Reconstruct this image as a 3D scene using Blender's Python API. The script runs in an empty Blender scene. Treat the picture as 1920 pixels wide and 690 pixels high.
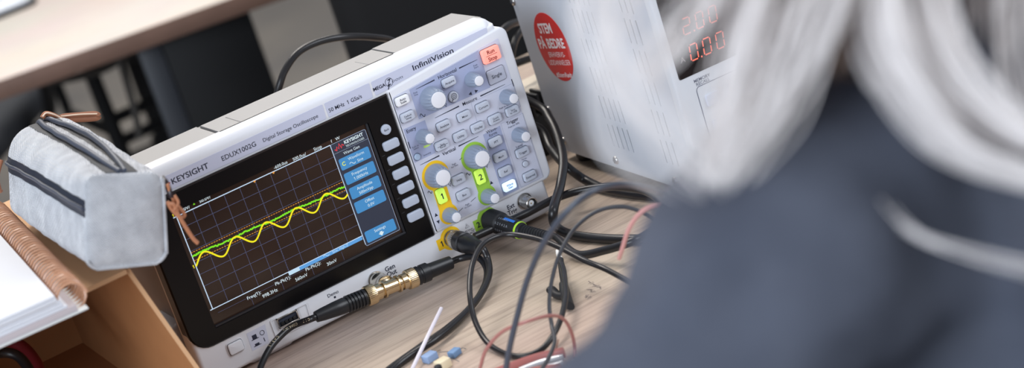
import bpy, bmesh, math, random
from mathutils import Vector, Matrix
from mathutils.geometry import tessellate_polygon
random.seed(7)
SC = bpy.context.scene
COL = SC.collection
PI = math.pi
# ------------------------------------------------------------------ camera, world, lights, exposure
# millimetre frame: x along the oscilloscope, y away from the viewer, h above the table top (h=0)
FPX = 3500.0
CAM = Vector((-301.92, -1240.62, 488.32))
RIGHT = Vector((0.8195951572569259, -0.49108018122013586, -0.29513392521666065))
DOWN = Vector((-0.4072748892565744, -0.13705582700812619, -0.9029633795809017))
FWD = Vector((0.4029775958810116, 0.860265049793328, -0.31233491851223255))
cd = bpy.data.cameras.new('camera'); cam = bpy.data.objects.new('camera', cd); COL.objects.link(cam)
mw = Matrix.Identity(4)
for i in range(3):
    mw[i][0] = RIGHT[i]; mw[i][1] = -DOWN[i]; mw[i][2] = -FWD[i]; mw[i][3] = CAM[i] / 1000
cam.matrix_world = mw
cd.sensor_width = 36; cd.lens = FPX / 1920 * 36; cd.clip_start = 0.02; cd.clip_end = 50
cd.dof.use_dof = True; cd.dof.focus_distance = 1.385; cd.dof.aperture_fstop = 5.6
SC.camera = cam
SC.view_settings.view_transform = 'Standard'; SC.view_settings.look = 'None'
SC.view_settings.gamma = 1; SC.view_settings.use_curve_mapping = False
SC.view_settings.exposure = 0.0
w = bpy.data.worlds.new('world'); SC.world = w; w.use_nodes = True
bg = w.node_tree.nodes['Background']; bg.inputs[0].default_value = (0.86, 0.91, 1.0, 1); bg.inputs[1].default_value = 0.36


def area(name, loc, target, sx, sy, power, colr):
    ld = bpy.data.lights.new(name, 'AREA'); ld.shape = 'RECTANGLE'; ld.size = sx; ld.size_y = sy
    ld.energy = power; ld.color = colr
    o = bpy.data.objects.new(name, ld); COL.objects.link(o)
    o.location = Vector(loc) / 1000
    o.rotation_euler = (Vector(target) - Vector(loc)).to_track_quat('-Z', 'Y').to_euler()
    return o


area('ceiling_light', (250, 950, 2000), (150, 0, 0), 1.1, 0.7, 35, (1.0, 0.93, 0.86))
area('fill_light_far', (1300, 4000, 2250), (1300, 4000, -700), 2.5, 2.5, 95, (1.0, 0.96, 0.9))  # unseen fill lamp, added to brighten the background floor
area('window_light', (-1900, -1150, 760), (200, -100, 60), 1.5, 1.3, 56, (0.8, 0.89, 1.0))
area('window_light_right', (1500, -1500, 1500), (250, -700, 200), 1.4, 1.2, 34, (0.9, 0.94, 1.0))


def ray(u, v):
    return RIGHT * ((u - 960) / FPX) + DOWN * ((v - 345) / FPX) + FWD


def at(u, v, h):            # point of the place at height h above the table
    d = ray(u, v); return CAM + d * ((h - CAM.z) / d.z)


def aty(u, v, y):
    d = ray(u, v); return CAM + d * ((y - CAM.y) / d.y)


def atd(u, v, dd):
    return CAM + ray(u, v) * dd


# ------------------------------------------------------------------ materials
def lin(c):
    return tuple(((x / 255) / 12.92 if x / 255 <= 0.04045 else ((x / 255 + 0.055) / 1.055) ** 2.4) for x in c) + (1.0,)


MATS = {}


def mat(name, rgb, rough=0.5, metal=0.0, emit=None, estr=0.0, coat=0.0, spec=0.5, vary=0.0, vscale=60, bump=0.0, bscale=400,
        trans=0.0, sss=0.0, stretch=None, rgb2=None, alpha=1.0):
    if name in MATS: return MATS[name]
    m = bpy.data.materials.new(name); m.use_nodes = True; nt = m.node_tree
    b = nt.nodes['Principled BSDF']
    b.inputs['Base Color'].default_value = lin(rgb); b.inputs['Roughness'].default_value = rough
    b.inputs['Metallic'].default_value = metal; b.inputs['Specular IOR Level'].default_value = spec
    b.inputs['Coat Weight'].default_value = coat; b.inputs['Coat Roughness'].default_value = 0.08
    b.inputs['Transmission Weight'].default_value = trans; b.inputs['Alpha'].default_value = alpha
    if emit:
        b.inputs['Emission Color'].default_value = lin(emit); b.inputs['Emission Strength'].default_value = estr
    tc = nt.nodes.new('ShaderNodeTexCoord')
    src = tc.outputs['Object']
    if stretch:
        mp = nt.nodes.new('ShaderNodeMapping'); mp.inputs['Scale'].default_value = stretch
        nt.links.new(src, mp.inputs['Vector']); src = mp.outputs['Vector']
    if vary or rgb2:
        n = nt.nodes.new('ShaderNodeTexNoise'); n.inputs['Scale'].default_value = vscale; n.inputs['Detail'].default_value = 5
        nt.links.new(src, n.inputs['Vector'])
        cr = nt.nodes.new('ShaderNodeValToRGB'); e = cr.color_ramp.elements
        e[0].position = 0.32; e[1].position = 0.68
        base = lin(rgb); other = lin(rgb2) if rgb2 else tuple(x * (1 - vary) for x in base[:3]) + (1,)
        e[0].color = other; e[1].color = base
        nt.links.new(n.outputs['Fac'], cr.inputs['Fac']); nt.links.new(cr.outputs['Color'], b.inputs['Base Color'])
    if bump:
        n2 = nt.nodes.new('ShaderNodeTexNoise'); n2.inputs['Scale'].default_value = bscale; n2.inputs['Detail'].default_value = 3
        nt.links.new(src, n2.inputs['Vector'])
        bp = nt.nodes.new('ShaderNodeBump'); bp.inputs['Strength'].default_value = bump; bp.inputs['Distance'].default_value = 0.0006
        nt.links.new(n2.outputs['Fac'], bp.inputs['Height']); nt.links.new(bp.outputs['Normal'], b.inputs['Normal'])
    MATS[name] = m
    return m


def weave_mat():
    m = mat('grey_canvas', (206, 208, 212), 0.95, spec=0.1, rgb2=(184, 186, 191), vscale=90)
    nt = m.node_tree; b = nt.nodes['Principled BSDF']
    tc = nt.nodes.new('ShaderNodeTexCoord'); hs = []
    for rot in (0.35, 1.92):
        mp = nt.nodes.new('ShaderNodeMapping'); mp.inputs['Rotation'].default_value = (rot, rot * 0.7, rot)
        nt.links.new(tc.outputs['Object'], mp.inputs['Vector'])
        wv = nt.nodes.new('ShaderNodeTexWave'); wv.inputs['Scale'].default_value = 260; wv.inputs['Distortion'].default_value = 1.5
        wv.inputs['Detail Scale'].default_value = 2
        nt.links.new(mp.outputs['Vector'], wv.inputs['Vector']); hs.append(wv.outputs['Fac'])
    mu = nt.nodes.new('ShaderNodeMath'); mu.operation = 'ADD'
    nt.links.new(hs[0], mu.inputs[0]); nt.links.new(hs[1], mu.inputs[1])
    bp = nt.nodes.new('ShaderNodeBump'); bp.inputs['Strength'].default_value = 0.8; bp.inputs['Distance'].default_value = 0.0006
    nt.links.new(mu.outputs[0], bp.inputs['Height']); nt.links.new(bp.outputs['Normal'], b.inputs['Normal'])
    return m


M_WHITE = mat('scope_white', (226, 227, 232), 0.38)
M_HOUS = mat('scope_warm_grey', (156, 154, 153), 0.5, bump=0.05, bscale=1500)
M_PANEL = mat('panel_lilac', (205, 208, 224), 0.5)
M_STRIP = mat('strip_lilac', (200, 204, 224), 0.45)
M_ZONE = mat('panel_blue_grey', (164, 172, 202), 0.5)
M_LINE = mat('panel_pale_line', (222, 224, 234), 0.5)
M_BLACK = mat('bezel_black', (9, 8, 10), 0.3, spec=0.28)
M_BROWN = mat('bezel_edge', (44, 40, 40), 0.25)
M_INK = mat('ink', (38, 42, 62), 0.6)
M_INK2 = mat('ink_grey', (86, 92, 116), 0.6)
M_BTN = mat('button_grey', (196, 202, 216), 0.45)
M_BTNW = mat('button_white', (246, 247, 250), 0.4)
M_GAP = mat('button_gap', (52, 56, 70), 0.7)
M_SOFT = mat('softkey_grey', (184, 192, 208), 0.45)
M_KNOB = mat('knob_blue_grey', (144, 155, 174), 0.38, spec=0.5)
M_CAP = mat('knob_cap', (232, 232, 238), 0.45)
M_YEL = mat('yellow_mark', (250, 200, 30), 0.5)
M_GRN = mat('green_mark', (158, 205, 70), 0.5)
M_RUN = mat('run_lit', (255, 176, 160), 0.4, emit=(255, 120, 96), estr=0.5)
M_WG = mat('wave_lit', (235, 245, 255), 0.4, emit=(200, 228, 255), estr=0.9)
M_LIT = mat('channel_lit', (205, 240, 110), 0.4, emit=(196, 245, 60), estr=0.42)
M_RED = mat('red_ink', (196, 30, 28), 0.5)
M_STEEL = mat('steel', (190, 188, 186), 0.25, metal=1.0)
M_GOLD = mat('brass', (226, 200, 158), 0.2, metal=1.0)
M_NICK = mat('nickel', (196, 190, 178), 0.22, metal=1.0)
M_RUB = mat('rubber_black', (24, 24, 27), 0.38, spec=0.5)
M_RUB2 = mat('rubber_matte', (22, 23, 27), 0.55)
M_CABLE = mat('cable_black', (26, 25, 28), 0.33)
M_LTXT = mat('cable_lettering', (196, 180, 150), 0.6)


def em(name, rgb, s=1.0):
    return mat(name, (8, 8, 8), 0.4, emit=rgb, estr=s)


S_BG = mat('screen_dark', (26, 19, 17), 0.16, emit=(40, 26, 18), estr=0.6)  # faint brown glow paints the table's reflection into the dark screen
S_GRID = em('screen_grid', (96, 104, 142), 0.6); S_EDGE = em('screen_edge', (200, 222, 245), 1.0)
S_YEL = em('screen_yellow', (245, 232, 20), 1.0); S_GRN = em('screen_green', (130, 235, 30), 1.0)
S_ORG = em('screen_orange', (240, 160, 60), 0.9); S_TXT = em('screen_text', (215, 232, 240), 1.0)
S_BLUE = em('screen_blue', (66, 138, 196), 1.0); S_MENU = em('screen_menu', (48, 54, 72), 0.9)
S_BAR = em('screen_bar', (92, 158, 220), 1.0); S_RED = em('screen_red', (232, 60, 70), 1.0)


# ------------------------------------------------------------------ mesh helpers (millimetres)
def B(): return bmesh.new()


def obj(name, bm, m, parent=None, smooth=0.7, matrix=None, mats=None):
    if matrix is not None: bm.transform(matrix)
    bmesh.ops.scale(bm, vec=(0.001,) * 3, verts=bm.verts)
    me = bpy.data.meshes.new(name); bm.to_mesh(me); bm.free()
    for x in (mats or [m]): me.materials.append(x)
    if smooth:
        me.shade_smooth(); me.set_sharp_from_angle(angle=smooth)
    o = bpy.data.objects.new(name, me); COL.objects.link(o)
    if parent: o.parent = parent
    return o


def tag(o, label=None, cat=None, group=None, kind=None):
    if label: o['label'] = label
    if cat: o['category'] = cat
    if group: o['group'] = group
    if kind: o['kind'] = kind
    return o


def thing(name, label, cat, loc=(0, 0, 0), rz=0, group=None):
    o = bpy.data.objects.new(name, None); COL.objects.link(o)
    o.location = Vector(loc) / 1000; o.rotation_euler = (0, 0, rz); o.empty_display_size = 0.02
    return tag(o, label, cat, group)


def face(bm, vs):
    try: return bm.faces.new(vs)
    except ValueError: return None


def box(bm, x0, x1, y0, y1, z0, z1, r=0, seg=2):
    t = B()
    bmesh.ops.create_cube(t, size=1.0)
    for v in t.verts:
        v.co = Vector(((x0 + x1) / 2 + v.co.x * (x1 - x0), (y0 + y1) / 2 + v.co.y * (y1 - y0), (z0 + z1) / 2 + v.co.z * (z1 - z0)))
    if r: bmesh.ops.bevel(t, geom=t.edges[:], offset=r, segments=seg, affect='EDGES', profile=0.5)
    merge(bm, t)


def merge(bm, t, M=None):
    if M is not None: t.transform(M)
    mp = {}
    for v in t.verts: mp[v] = bm.verts.new(v.co)
    for f in t.faces:
        nf = face(bm, [mp[v] for v in f.verts])
        if nf: nf.material_index = f.material_index
    t.free()


def rpoly(pts, radii, seg=6):
    out = []; n = len(pts)
    if not hasattr(radii, '__len__'): radii = [radii] * n
    for i in range(n):
        p = Vector(pts[i]); a = Vector(pts[i - 1]); c = Vector(pts[(i + 1) % n]); r = radii[i]
        if r <= 0: out.append(p); continue
        d1 = (a - p).normalized(); d2 = (c - p).normalized()
        ang = d1.angle(d2); L = r / math.tan(ang / 2)
        s, e = p + d1 * L, p + d2 * L
        cen = p + (d1 + d2).normalized() * (r / math.sin(ang / 2))
        a0 = s - cen; a1 = e - cen
        tot = a0.angle_signed(a1) if a0.length and a1.length else 0
        for k in range(seg + 1):
            t = -tot * k / seg
            ca, sa = math.cos(t), math.sin(t)
            out.append(cen + Vector((a0.x * ca - a0.y * sa, a0.x * sa + a0.y * ca)))
    return out


def rrect(cx, cz, w_, h_, r, seg=4):
    return rpoly([(cx - w_ / 2, cz - h_ / 2), (cx + w_ / 2, cz - h_ / 2), (cx + w_ / 2, cz + h_ / 2), (cx - w_ / 2, cz + h_ / 2)], r, seg)


def inset(o, d):
    n = len(o); res = []
    for i in range(n):
        a = o[i - 1]; p = o[i]; c = o[(i + 1) % n]
        e1 = (p - a); e2 = (c - p)
        if e1.length < 1e-6: e1 = e2
        if e2.length < 1e-6: e2 = e1
        n1 = Vector((-e1.y, e1.x)).normalized(); n2 = Vector((-e2.y, e2.x)).normalized()
        m_ = (n1 + n2); m_ = m_.normalized() if m_.length > 1e-6 else n1
        k = max(0.35, m_.dot(n1)); dd = d(p) if callable(d) else d
        res.append(p + m_ * (dd / k))
    return res


def plate(bm, out, yb, yf, b=0.0, seg=3, back=False, hole=None):
    """prism of an XZ outline (counter-clockwise seen from the viewer), front face at yf (< yb), rounded front edge b"""
    if callable(b): bf = b
    else: bf = lambda p: b
    rings = [[bm.verts.new((p.x, yb, p.y)) for p in out]]
    if callable(b) or b > 0:
        for k in range(seg + 1):
            t = k / seg * PI / 2
            ins = inset(out, lambda p: bf(p) * (1 - math.cos(t)))
            rings.append([bm.verts.new((q.x, yf + bf(p) * (1 - math.sin(t)), q.y)) for p, q in zip(out, ins)])
    else:
        rings.append([bm.verts.new((p.x, yf, p.y)) for p in out])
    n = len(out)
    for r0, r1 in zip(rings, rings[1:]):
        for i in range(n):
            face(bm, [r0[i], r0[(i + 1) % n], r1[(i + 1) % n], r1[i]])
    if hole:
        fl_ = holed(bm, [Vector((v.co.x, v.co.z)) for v in rings[-1]], [hole], yf, 4)
        bmesh.ops.remove_doubles(bm, verts=bm.verts, dist=0.001)
    else: face(bm, rings[-1])
    if back and not hole: face(bm, rings[0][::-1])


def holed(bm, out, holes, y, depth=0):
    """flat face in XZ with holes; hole walls run back by depth"""
    loops = [[Vector((p.x, y, p.y)) for p in out]] + [[Vector((p.x, y, p.y)) for p in h] for h in holes]
    flat = [bm.verts.new(p) for l in loops for p in l]
    for t in tessellate_polygon(loops):
        a, b_, c = [flat[i] for i in t]
        nn = (b_.co - a.co).cross(c.co - a.co)
        face(bm, [a, b_, c] if nn.y < 0 else [a, c, b_])
    if depth:
        k = len(out)
        for h in holes:
            vs = flat[k:k + len(h)]; k += len(h)
            bk = [bm.verts.new(v.co + Vector((0, depth, 0))) for v in vs]
            for i in range(len(vs)): face(bm, [vs[i], bk[i], bk[(i + 1) % len(vs)], vs[(i + 1) % len(vs)]])
    return flat


def lathe(bm, base, axis, prof, n=32, lobes=0, lobe_amp=None, cap=True):
    base = Vector(base); axis = Vector(axis).normalized()
    ux = axis.orthogonal().normalized(); uy = axis.cross(ux)
    rings = []
    for j, (r, h) in enumerate(prof):
        ring = []
        for i in range(n):
            a = 2 * PI * i / n; rr = r
            if lobes: rr = r - lobe_amp[j] * (0.5 + 0.5 * math.cos(a * lobes))
            ring.append(bm.verts.new(base + axis * h + (ux * math.cos(a) + uy * math.sin(a)) * rr))
        rings.append(ring)
    for r0, r1 in zip(rings, rings[1:]):
        for i in range(n): face(bm, [r0[i], r0[(i + 1) % n], r1[(i + 1) % n], r1[i]])
    if cap:
        face(bm, rings[0][::-1]); face(bm, rings[-1])


def crom(pts, k=8):
    pts = [Vector(p) for p in pts]
    if len(pts) < 3 or k <= 1: return pts
    P = [pts[0] * 2 - pts[1]] + pts + [pts[-1] * 2 - pts[-2]]; out = []
    for i in range(1, len(P) - 2):
        a, b_, c, d = P[i - 1:i + 3]
        for j in range(k):
            t = j / k
            out.append(0.5 * ((2 * b_) + (c - a) * t + (2 * a - 5 * b_ + 4 * c - d) * t * t + (3 * b_ - a - 3 * c + d) * t ** 3))
    out.append(P[-2]); return out


def tube(bm, pts, r, n=12, k=8, flat=None):
    c = crom(pts, k); m_ = len(c)
    tg = [(c[min(i + 1, m_ - 1)] - c[max(i - 1, 0)]).normalized() for i in range(m_)]
    nv = tg[0].orthogonal().normalized()
    if flat is not None: nv = (Vector(flat) - tg[0] * Vector(flat).dot(tg[0])).normalized()
    rings = []
    for i in range(m_):
        if i:
            ax = tg[i - 1].cross(tg[i])
            if ax.length > 1e-8: nv = Matrix.Rotation(tg[i - 1].angle(tg[i]), 3, ax.normalized()) @ nv
            if flat is not None: nv = (Vector(flat) - tg[i] * Vector(flat).dot(tg[i])).normalized()
        bv = tg[i].cross(nv)
        rr = r(i / (m_ - 1)) if callable(r) else r
        rx, ry = rr if isinstance(rr, tuple) else (rr, rr)
        rings.append([bm.verts.new(c[i] + nv * (math.cos(2 * PI * q / n) * rx) + bv * (math.sin(2 * PI * q / n) * ry)) for q in range(n)])
    for r0, r1 in zip(rings, rings[1:]):
        for i in range(n): face(bm, [r0[i], r0[(i + 1) % n], r1[(i + 1) % n], r1[i]])
    face(bm, rings[0][::-1]); face(bm, rings[-1])
    return c


_txt = {}


def text_geo(s, bold=0.0, flag=True):
    key = (s, bold, flag)
    if key in _txt: return _txt[key]
    cu = bpy.data.curves.new('t', 'FONT'); cu.body = s; cu.size = 1.0; cu.resolution_u = 3; cu.offset = bold
    cu.align_x = 'CENTER'; cu.space_line = 0.85
    o = bpy.data.objects.new('t', cu); COL.objects.link(o)
    dg = bpy.context.evaluated_depsgraph_get(); dg.update()
    me = bpy.data.meshes.new_from_object(o.evaluated_get(dg))
    vs = [v.co.copy() for v in me.vertices]; fs = [tuple(p.vertices) for p in me.polygons]
    bpy.data.objects.remove(o); bpy.data.curves.remove(cu); bpy.data.meshes.remove(me)
    if flag and '1' in s and '\n' not in s:          # give the plain bar of the figure one its flag
        mn = min(v.x for v in vs); mx_ = max(v.x for v in vs)
        for i, ch in enumerate(s):
            if ch != '1': continue
            if i == len(s) - 1: xr = mx_
            else:
                pv = text_geo(s[:i + 1], bold, False)[0]; xr = mn + max(v.x for v in pv) - min(v.x for v in pv)
            k = len(vs); xl = xr - 0.06
            vs += [Vector((xl, 0.70, 0)), Vector((xl - 0.20, 0.56, 0)), Vector((xl - 0.20, 0.45, 0)), Vector((xl, 0.57, 0))]
            fs.append((k, k + 1, k + 2, k + 3))
    _txt[key] = (vs, fs); return vs, fs


def text(bm, s, cx, cz, cap, y, width=None, bold=0.012, rot=0.0, slant=0.0, mi=0):
    """letters centred at (cx, cz) in the XZ plane facing the viewer"""
    vs, fs = text_geo(s, bold)
    xs = [v.x for v in vs]; zs = [v.y for v in vs]
    lines = s.count('\n') + 1
    sc = cap / 0.70
    sx = width / (max(xs) - min(xs)) if width else sc
    mx = (max(xs) + min(xs)) / 2
    mz = (0.70 - 0.85 * (lines - 1)) / 2
    cr, sr = math.cos(rot), math.sin(rot); nv = []
    for v in vs:
        x = (v.x - mx) * sx; z = (v.y - mz) * sc; x += z * slant
        nv.append(bm.verts.new((cx + x * cr - z * sr, y, cz + x * sr + z * cr)))
    for f in fs:
        nf = face(bm, [nv[i] for i in f])
        if nf: nf.material_index = mi


def line(bm, x0, z0, x1, z1, w0, y, w1=None, mi=0):
    w1 = w0 if w1 is None else w1
    d = Vector((x1 - x0, z1 - z0)); n_ = Vector((-d.y, d.x)).normalized()
    vs = [bm.verts.new((p[0], y, p[1])) for p in ((x0 - n_.x * w0 / 2, z0 - n_.y * w0 / 2), (x1 - n_.x * w1 / 2, z1 - n_.y * w1 / 2),
                                                  (x1 + n_.x * w1 / 2, z1 + n_.y * w1 / 2), (x0 + n_.x * w0 / 2, z0 + n_.y * w0 / 2))]
    f = face(bm, vs); f.material_index = mi


def poly(bm, pts, y, mi=0):
    f = face(bm, [bm.verts.new((p[0], y, p[1])) for p in pts]); f.material_index = mi


def pline(bm, pts, w_, y):
    pts = [Vector(p) for p in pts]; L = []; R = []
    for i, p in enumerate(pts):
        d = (pts[min(i + 1, len(pts) - 1)] - pts[max(i - 1, 0)]).normalized(); n_ = Vector((-d.y, d.x)) * w_ / 2
        L.append(bm.verts.new((p.x + n_.x, y, p.y + n_.y))); R.append(bm.verts.new((p.x - n_.x, y, p.y - n_.y)))
    for i in range(len(pts) - 1): face(bm, [R[i], R[i + 1], L[i + 1], L[i]])


def arc(cx, cz, r, a0, a1, n=24):
    return [(cx + r * math.cos(a0 + (a1 - a0) * i / n), cz + r * math.sin(a0 + (a1 - a0) * i / n)) for i in range(n + 1)]


def wood(name, c1, c2, c3):
    m = bpy.data.materials.new(name); m.use_nodes = True; nt = m.node_tree; b = nt.nodes['Principled BSDF']
    b.inputs['Roughness'].default_value = 0.5
    tc = nt.nodes.new('ShaderNodeTexCoord')
    mp = nt.nodes.new('ShaderNodeMapping'); mp.inputs['Scale'].default_value = (6.5, 105, 105)
    nt.links.new(tc.outputs['Object'], mp.inputs['Vector'])
    n1 = nt.nodes.new('ShaderNodeTexNoise'); n1.inputs['Scale'].default_value = 2.2; n1.inputs['Detail'].default_value = 9; n1.inputs['Roughness'].default_value = 0.62
    nt.links.new(mp.outputs['Vector'], n1.inputs['Vector'])
    cr = nt.nodes.new('ShaderNodeValToRGB'); e = cr.color_ramp.elements
    e[0].position = 0.33; e[0].color = lin(c3); e[1].position = 0.66; e[1].color = lin(c1)
    x = cr.color_ramp.elements.new(0.5); x.color = lin(c2)
    nt.links.new(n1.outputs['Fac'], cr.inputs['Fac'])
    n2 = nt.nodes.new('ShaderNodeTexNoise'); n2.inputs['Scale'].default_value = 5; n2.inputs['Detail'].default_value = 3
    nt.links.new(tc.outputs['Object'], n2.inputs['Vector'])
    mx = nt.nodes.new('ShaderNodeMix'); mx.data_type = 'RGBA'; mx.blend_type = 'MULTIPLY'; mx.inputs[0].default_value = 0.25
    nt.links.new(cr.outputs['Color'], mx.inputs[6]); nt.links.new(n2.outputs['Color'], mx.inputs[7])
    hs = nt.nodes.new('ShaderNodeHueSaturation'); hs.inputs['Saturation'].default_value = 0.9; hs.inputs['Value'].default_value = 1.12
    nt.links.new(mx.outputs[2], hs.inputs['Color']); nt.links.new(hs.outputs['Color'], b.inputs['Base Color'])
    bp = nt.nodes.new('ShaderNodeBump'); bp.inputs['Strength'].default_value = 0.15; bp.inputs['Distance'].default_value = 0.0004
    nt.links.new(n1.outputs['Fac'], bp.inputs['Height']); nt.links.new(bp.outputs['Normal'], b.inputs['Normal'])
    return m


M_WOOD = wood('bench_laminate', (192, 170, 152), (182, 160, 143), (158, 137, 122))
M_WOOD2 = wood('far_laminate', (220, 206, 196), (214, 200, 190), (204, 188, 178))
M_EDGE = mat('laminate_edge', (118, 90, 77), 0.5, vary=0.2, vscale=20)

# ------------------------------------------------------------------ room
bm = B(); box(bm, -6000, 7000, -3500, 7500, -760, -720)
tag(obj('floor', bm, mat('floor_grey', (116, 111, 105), 0.5, rgb2=(92, 90, 90), vscale=2)), kind='structure')
bm = B(); box(bm, -6000, 7000, 7400, 7500, -720, 2300)
tag(obj('wall_back', bm, mat('wall_paint', (150, 147, 142), 0.8)), kind='structure')
bm = B(); box(bm, -6000, 7000, 7380, 7400, -720, -630, 3)
tag(obj('baseboard_back', bm, mat('skirting', (70, 70, 72), 0.6)), kind='structure')

# ------------------------------------------------------------------ workbench
TX0, TX1, TY0, TY1 = -900, 1300, -345, 440
bench = thing('workbench', 'pale wood workbench carrying the oscilloscope and tangled cables', 'table', (0, 0, -720))
bm = B(); box(bm, TX0, TX1, TY0, TY1, 692, 720, 1.5); obj('table_top', bm, M_WOOD, bench)
M_FRAME = mat('frame_black', (13, 13, 15), 0.6, spec=0.3)
for lx in (TX0 + 60, TX1 - 60):
    for ly in (TY0 + 60, TY1 - 60):
        bm = B(); box(bm, lx - 25, lx + 25, ly - 25, ly + 25, 0, 692, 2); obj('leg', bm, M_FRAME, bench)
bm = B()
for k, (u0, v0, u1, v1) in enumerate([(1104, 528, 1127, 541), (1104, 542, 1113, 548), (1098, 554, 1107, 560)]):
    a = at(u0, v0, 0.05); c = at(u1, v1, 0.05); n_ = 9 if k == 0 else 5
    for i in range(n_):
        t = (i + 0.5) / n_; p = a.lerp(c, t); d = Vector((random.uniform(-1, 1), random.uniform(-2.2, 2.2), 0)).normalized() * random.uniform(1.6, 3)
        s_ = Vector((-d.y, d.x, 0)).normalized() * 0.35
        face(bm, [bm.verts.new(q + Vector((0, 0, 720))) for q in (p - d - s_, p + d - s_, p + d + s_, p - d + s_)])
obj('pencil_scribble', bm, mat('pencil', (120, 108, 104), 0.7), bench)

# ------------------------------------------------------------------ oscilloscope (local z = height above table; panel z = h - 91)
scope = thing('oscilloscope', 'white bench oscilloscope with a lit colour screen, knobs and buttons', 'oscilloscope', (0, 0, 0))
UP = Matrix.Translation((0, 0, 91))


def part(name, bm, m, parent=None, **k):
    return obj(name, bm, m, parent or scope, matrix=UP, **k)


def housing_profile(bm, x0, x1, top):
    pr = [(9, -82), (120, -82), (130, -76), (130, 54), (125, 58), (78, 66), (62, top - 2.2), (57, top), (9, top)]
    n = len(pr); A = [bm.verts.new((x0, y, z)) for y, z in pr]; Bv = [bm.verts.new((x1, y, z)) for y, z in pr]
    for i in range(n): face(bm, [A[i], A[(i + 1) % n], Bv[(i + 1) % n], Bv[i]])
    face(bm, A[::-1]); face(bm, Bv)


bm = B(); housing_profile(bm, 7, 77, 75.8); housing_profile(bm, 77, 229, 70); housing_profile(bm, 229, 302, 75.8)
bmesh.ops.recalc_face_normals(bm, faces=bm.faces)
part('housing', bm, M_HOUS, smooth=0.35)
bm = B()
pr = [(14, 68), (56, 68), (58, 73), (54, 76), (14, 76)]
A = [bm.verts.new((79.5, y, z)) for y, z in pr]; Bv = [bm.verts.new((226.5, y, z)) for y, z in pr]
for i in range(5): face(bm, [A[i], A[(i + 1) % 5], Bv[(i + 1) % 5], Bv[i]])
face(bm, A[::-1]); face(bm, Bv); bmesh.ops.recalc_face_normals(bm, faces=bm.faces)
box(bm, 97, 98.2, 15, 46, 75.5, 76.5, 0.3); box(bm, 205, 206, 15, 40, 75.5, 76.35, 0.3)
part('carry_handle', bm, M_HOUS, smooth=0.35)
# front frame
outl = rpoly([(0, -88), (307, -88), (307, 76), (0, 76)], [14, 4, 9, 9], 6)


def fb(p): return 9.0 if p.y > 70 else (3.2 if p.y < -84 else 3.5)


bm = B(); plate(bm, outl, 16, 0, fb, 5, True, hole=rpoly([(4, -58), (200, -58), (200, 50), (4, 50)], 1, 2)); part('front_bezel', bm, M_WHITE)
# module around the controls
bm = B()
mo = rpoly([(204.6, -62), (314.4, -62.4), (314.8, 66.6), (204.6, 56.4)], [1.2, 7, 8, 1.5], 6)
plate(bm, mo, 15, -1.2, 2.4, 4, True); part('control_surround', bm, M_WHITE)
bm = B(); po = rpoly([(206.8, -59.0), (305.6, -59.2), (305.8, 58.0), (206.8, 50.0)], [0.8, 2.5, 1.5, 3], 4)
plate(bm, po, -1.0, -1.4, 0.2, 1)
YP = -1.46
panel = part('control_panel', bm, M_PANEL)
bm = B()
poly(bm, [(222.2, 26.2), (286.6, 25.2), (286.6, 55.6), (222.4, 50.2)], YP)
poly(bm, [(207.6, -3), (226.4, -3), (226.6, 23.8), (207.8, 24.3)], YP)
poly(bm, [(268.6, -58.6), (283.2, -58.8), (284.2, -5.6), (268.2, -6.4)], YP)
part('zone_print', bm, M_ZONE, panel)
bm = B()
for rct in ([(285, -58.4), (306, -58.8), (306, -4.6), (285.4, -4.6)], [(267, 4), (306, 1), (306, 20.6), (267, 20.6)]):
    for i in range(4): line(bm, *rct[i], *rct[(i + 1) % 4], 0.35, YP)
part('zone_outline', bm, mat('outline', (176, 181, 202), 0.6), panel)
# channel colour marks
bm = B()
poly(bm, [(220.3 + 11.6 * math.cos(a), -19.3 + 11.6 * math.sin(a)) for a in [2 * PI * i / 40 for i in range(40)]], YP - 0.02)
poly(bm, [(220.3 + 8 * math.cos(a), -51.6 + 8 * math.sin(a)) for a in [2 * PI * i / 32 for i in range(32)]], YP - 0.02)
poly(bm, [(213.6, -52), (225.6, -52), (226.4, -20), (214.4, -20)], YP - 0.03)
part('channel_mark', bm, M_YEL, panel)['label'] = 'yellow channel one marking'
bm = B()
poly(bm, [(255.6 + 11.6 * math.cos(a), -19.3 + 11.6 * math.sin(a)) for a in [2 * PI * i / 40 for i in range(40)]], YP - 0.02)
poly(bm, [(255.5 + 8 * math.cos(a), -51.6 + 8 * math.sin(a)) for a in [2 * PI * i / 32 for i in range(32)]], YP - 0.02)
poly(bm, [(249.2, -52), (261, -52), (261.4, -20), (249.2, -20)], YP - 0.03)
part('channel_mark', bm, M_GRN, panel)['label'] = 'green channel two marking'
# panel lettering
bm = B(); Y = YP - 0.06
for s, x, z, c in [('Horizontal', 256, 49.3, 2.7), ('Measure', 266.5, 22.4, 2.7), ('Entry', 213.6, 21.6, 2.7), ('Vertical', 237, -6.4, 2.7),
                   ('Wave-\nform', 276.3, -7.6, 2.6), ('Trigger', 295.4, -6.6, 2.6)]:
    text(bm, s, x, z, c, Y, bold=0.005 if 'M' in s or 'W' in s else 0.014)
for a in [(227.6, 48.4, 244.4, 48.9, 0.25, 1.0), (266.6, 49.2, 283.4, 49.4, 1.0, 0.25), (234.9, 21.9, 256.7, 22.3, 0.25, 1.0), (276.2, 22.3, 299, 22.5, 1.0, 0.25),
          (211.1, -6.5, 228.4, -6.3, 0.25, 1.0), (245.9, -6.2, 264.1, -5.9, 1.0, 0.25)]:
    line(bm, a[0], a[1], a[2], a[3], a[4], Y, a[5])
line(bm, 208, 14, 208, 8.5, 0.8, Y); line(bm, 305.6, 24, 305.6, 18, 0.7, Y); line(bm, 305.6, -21, 305.6, -26, 0.7, Y)
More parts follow.
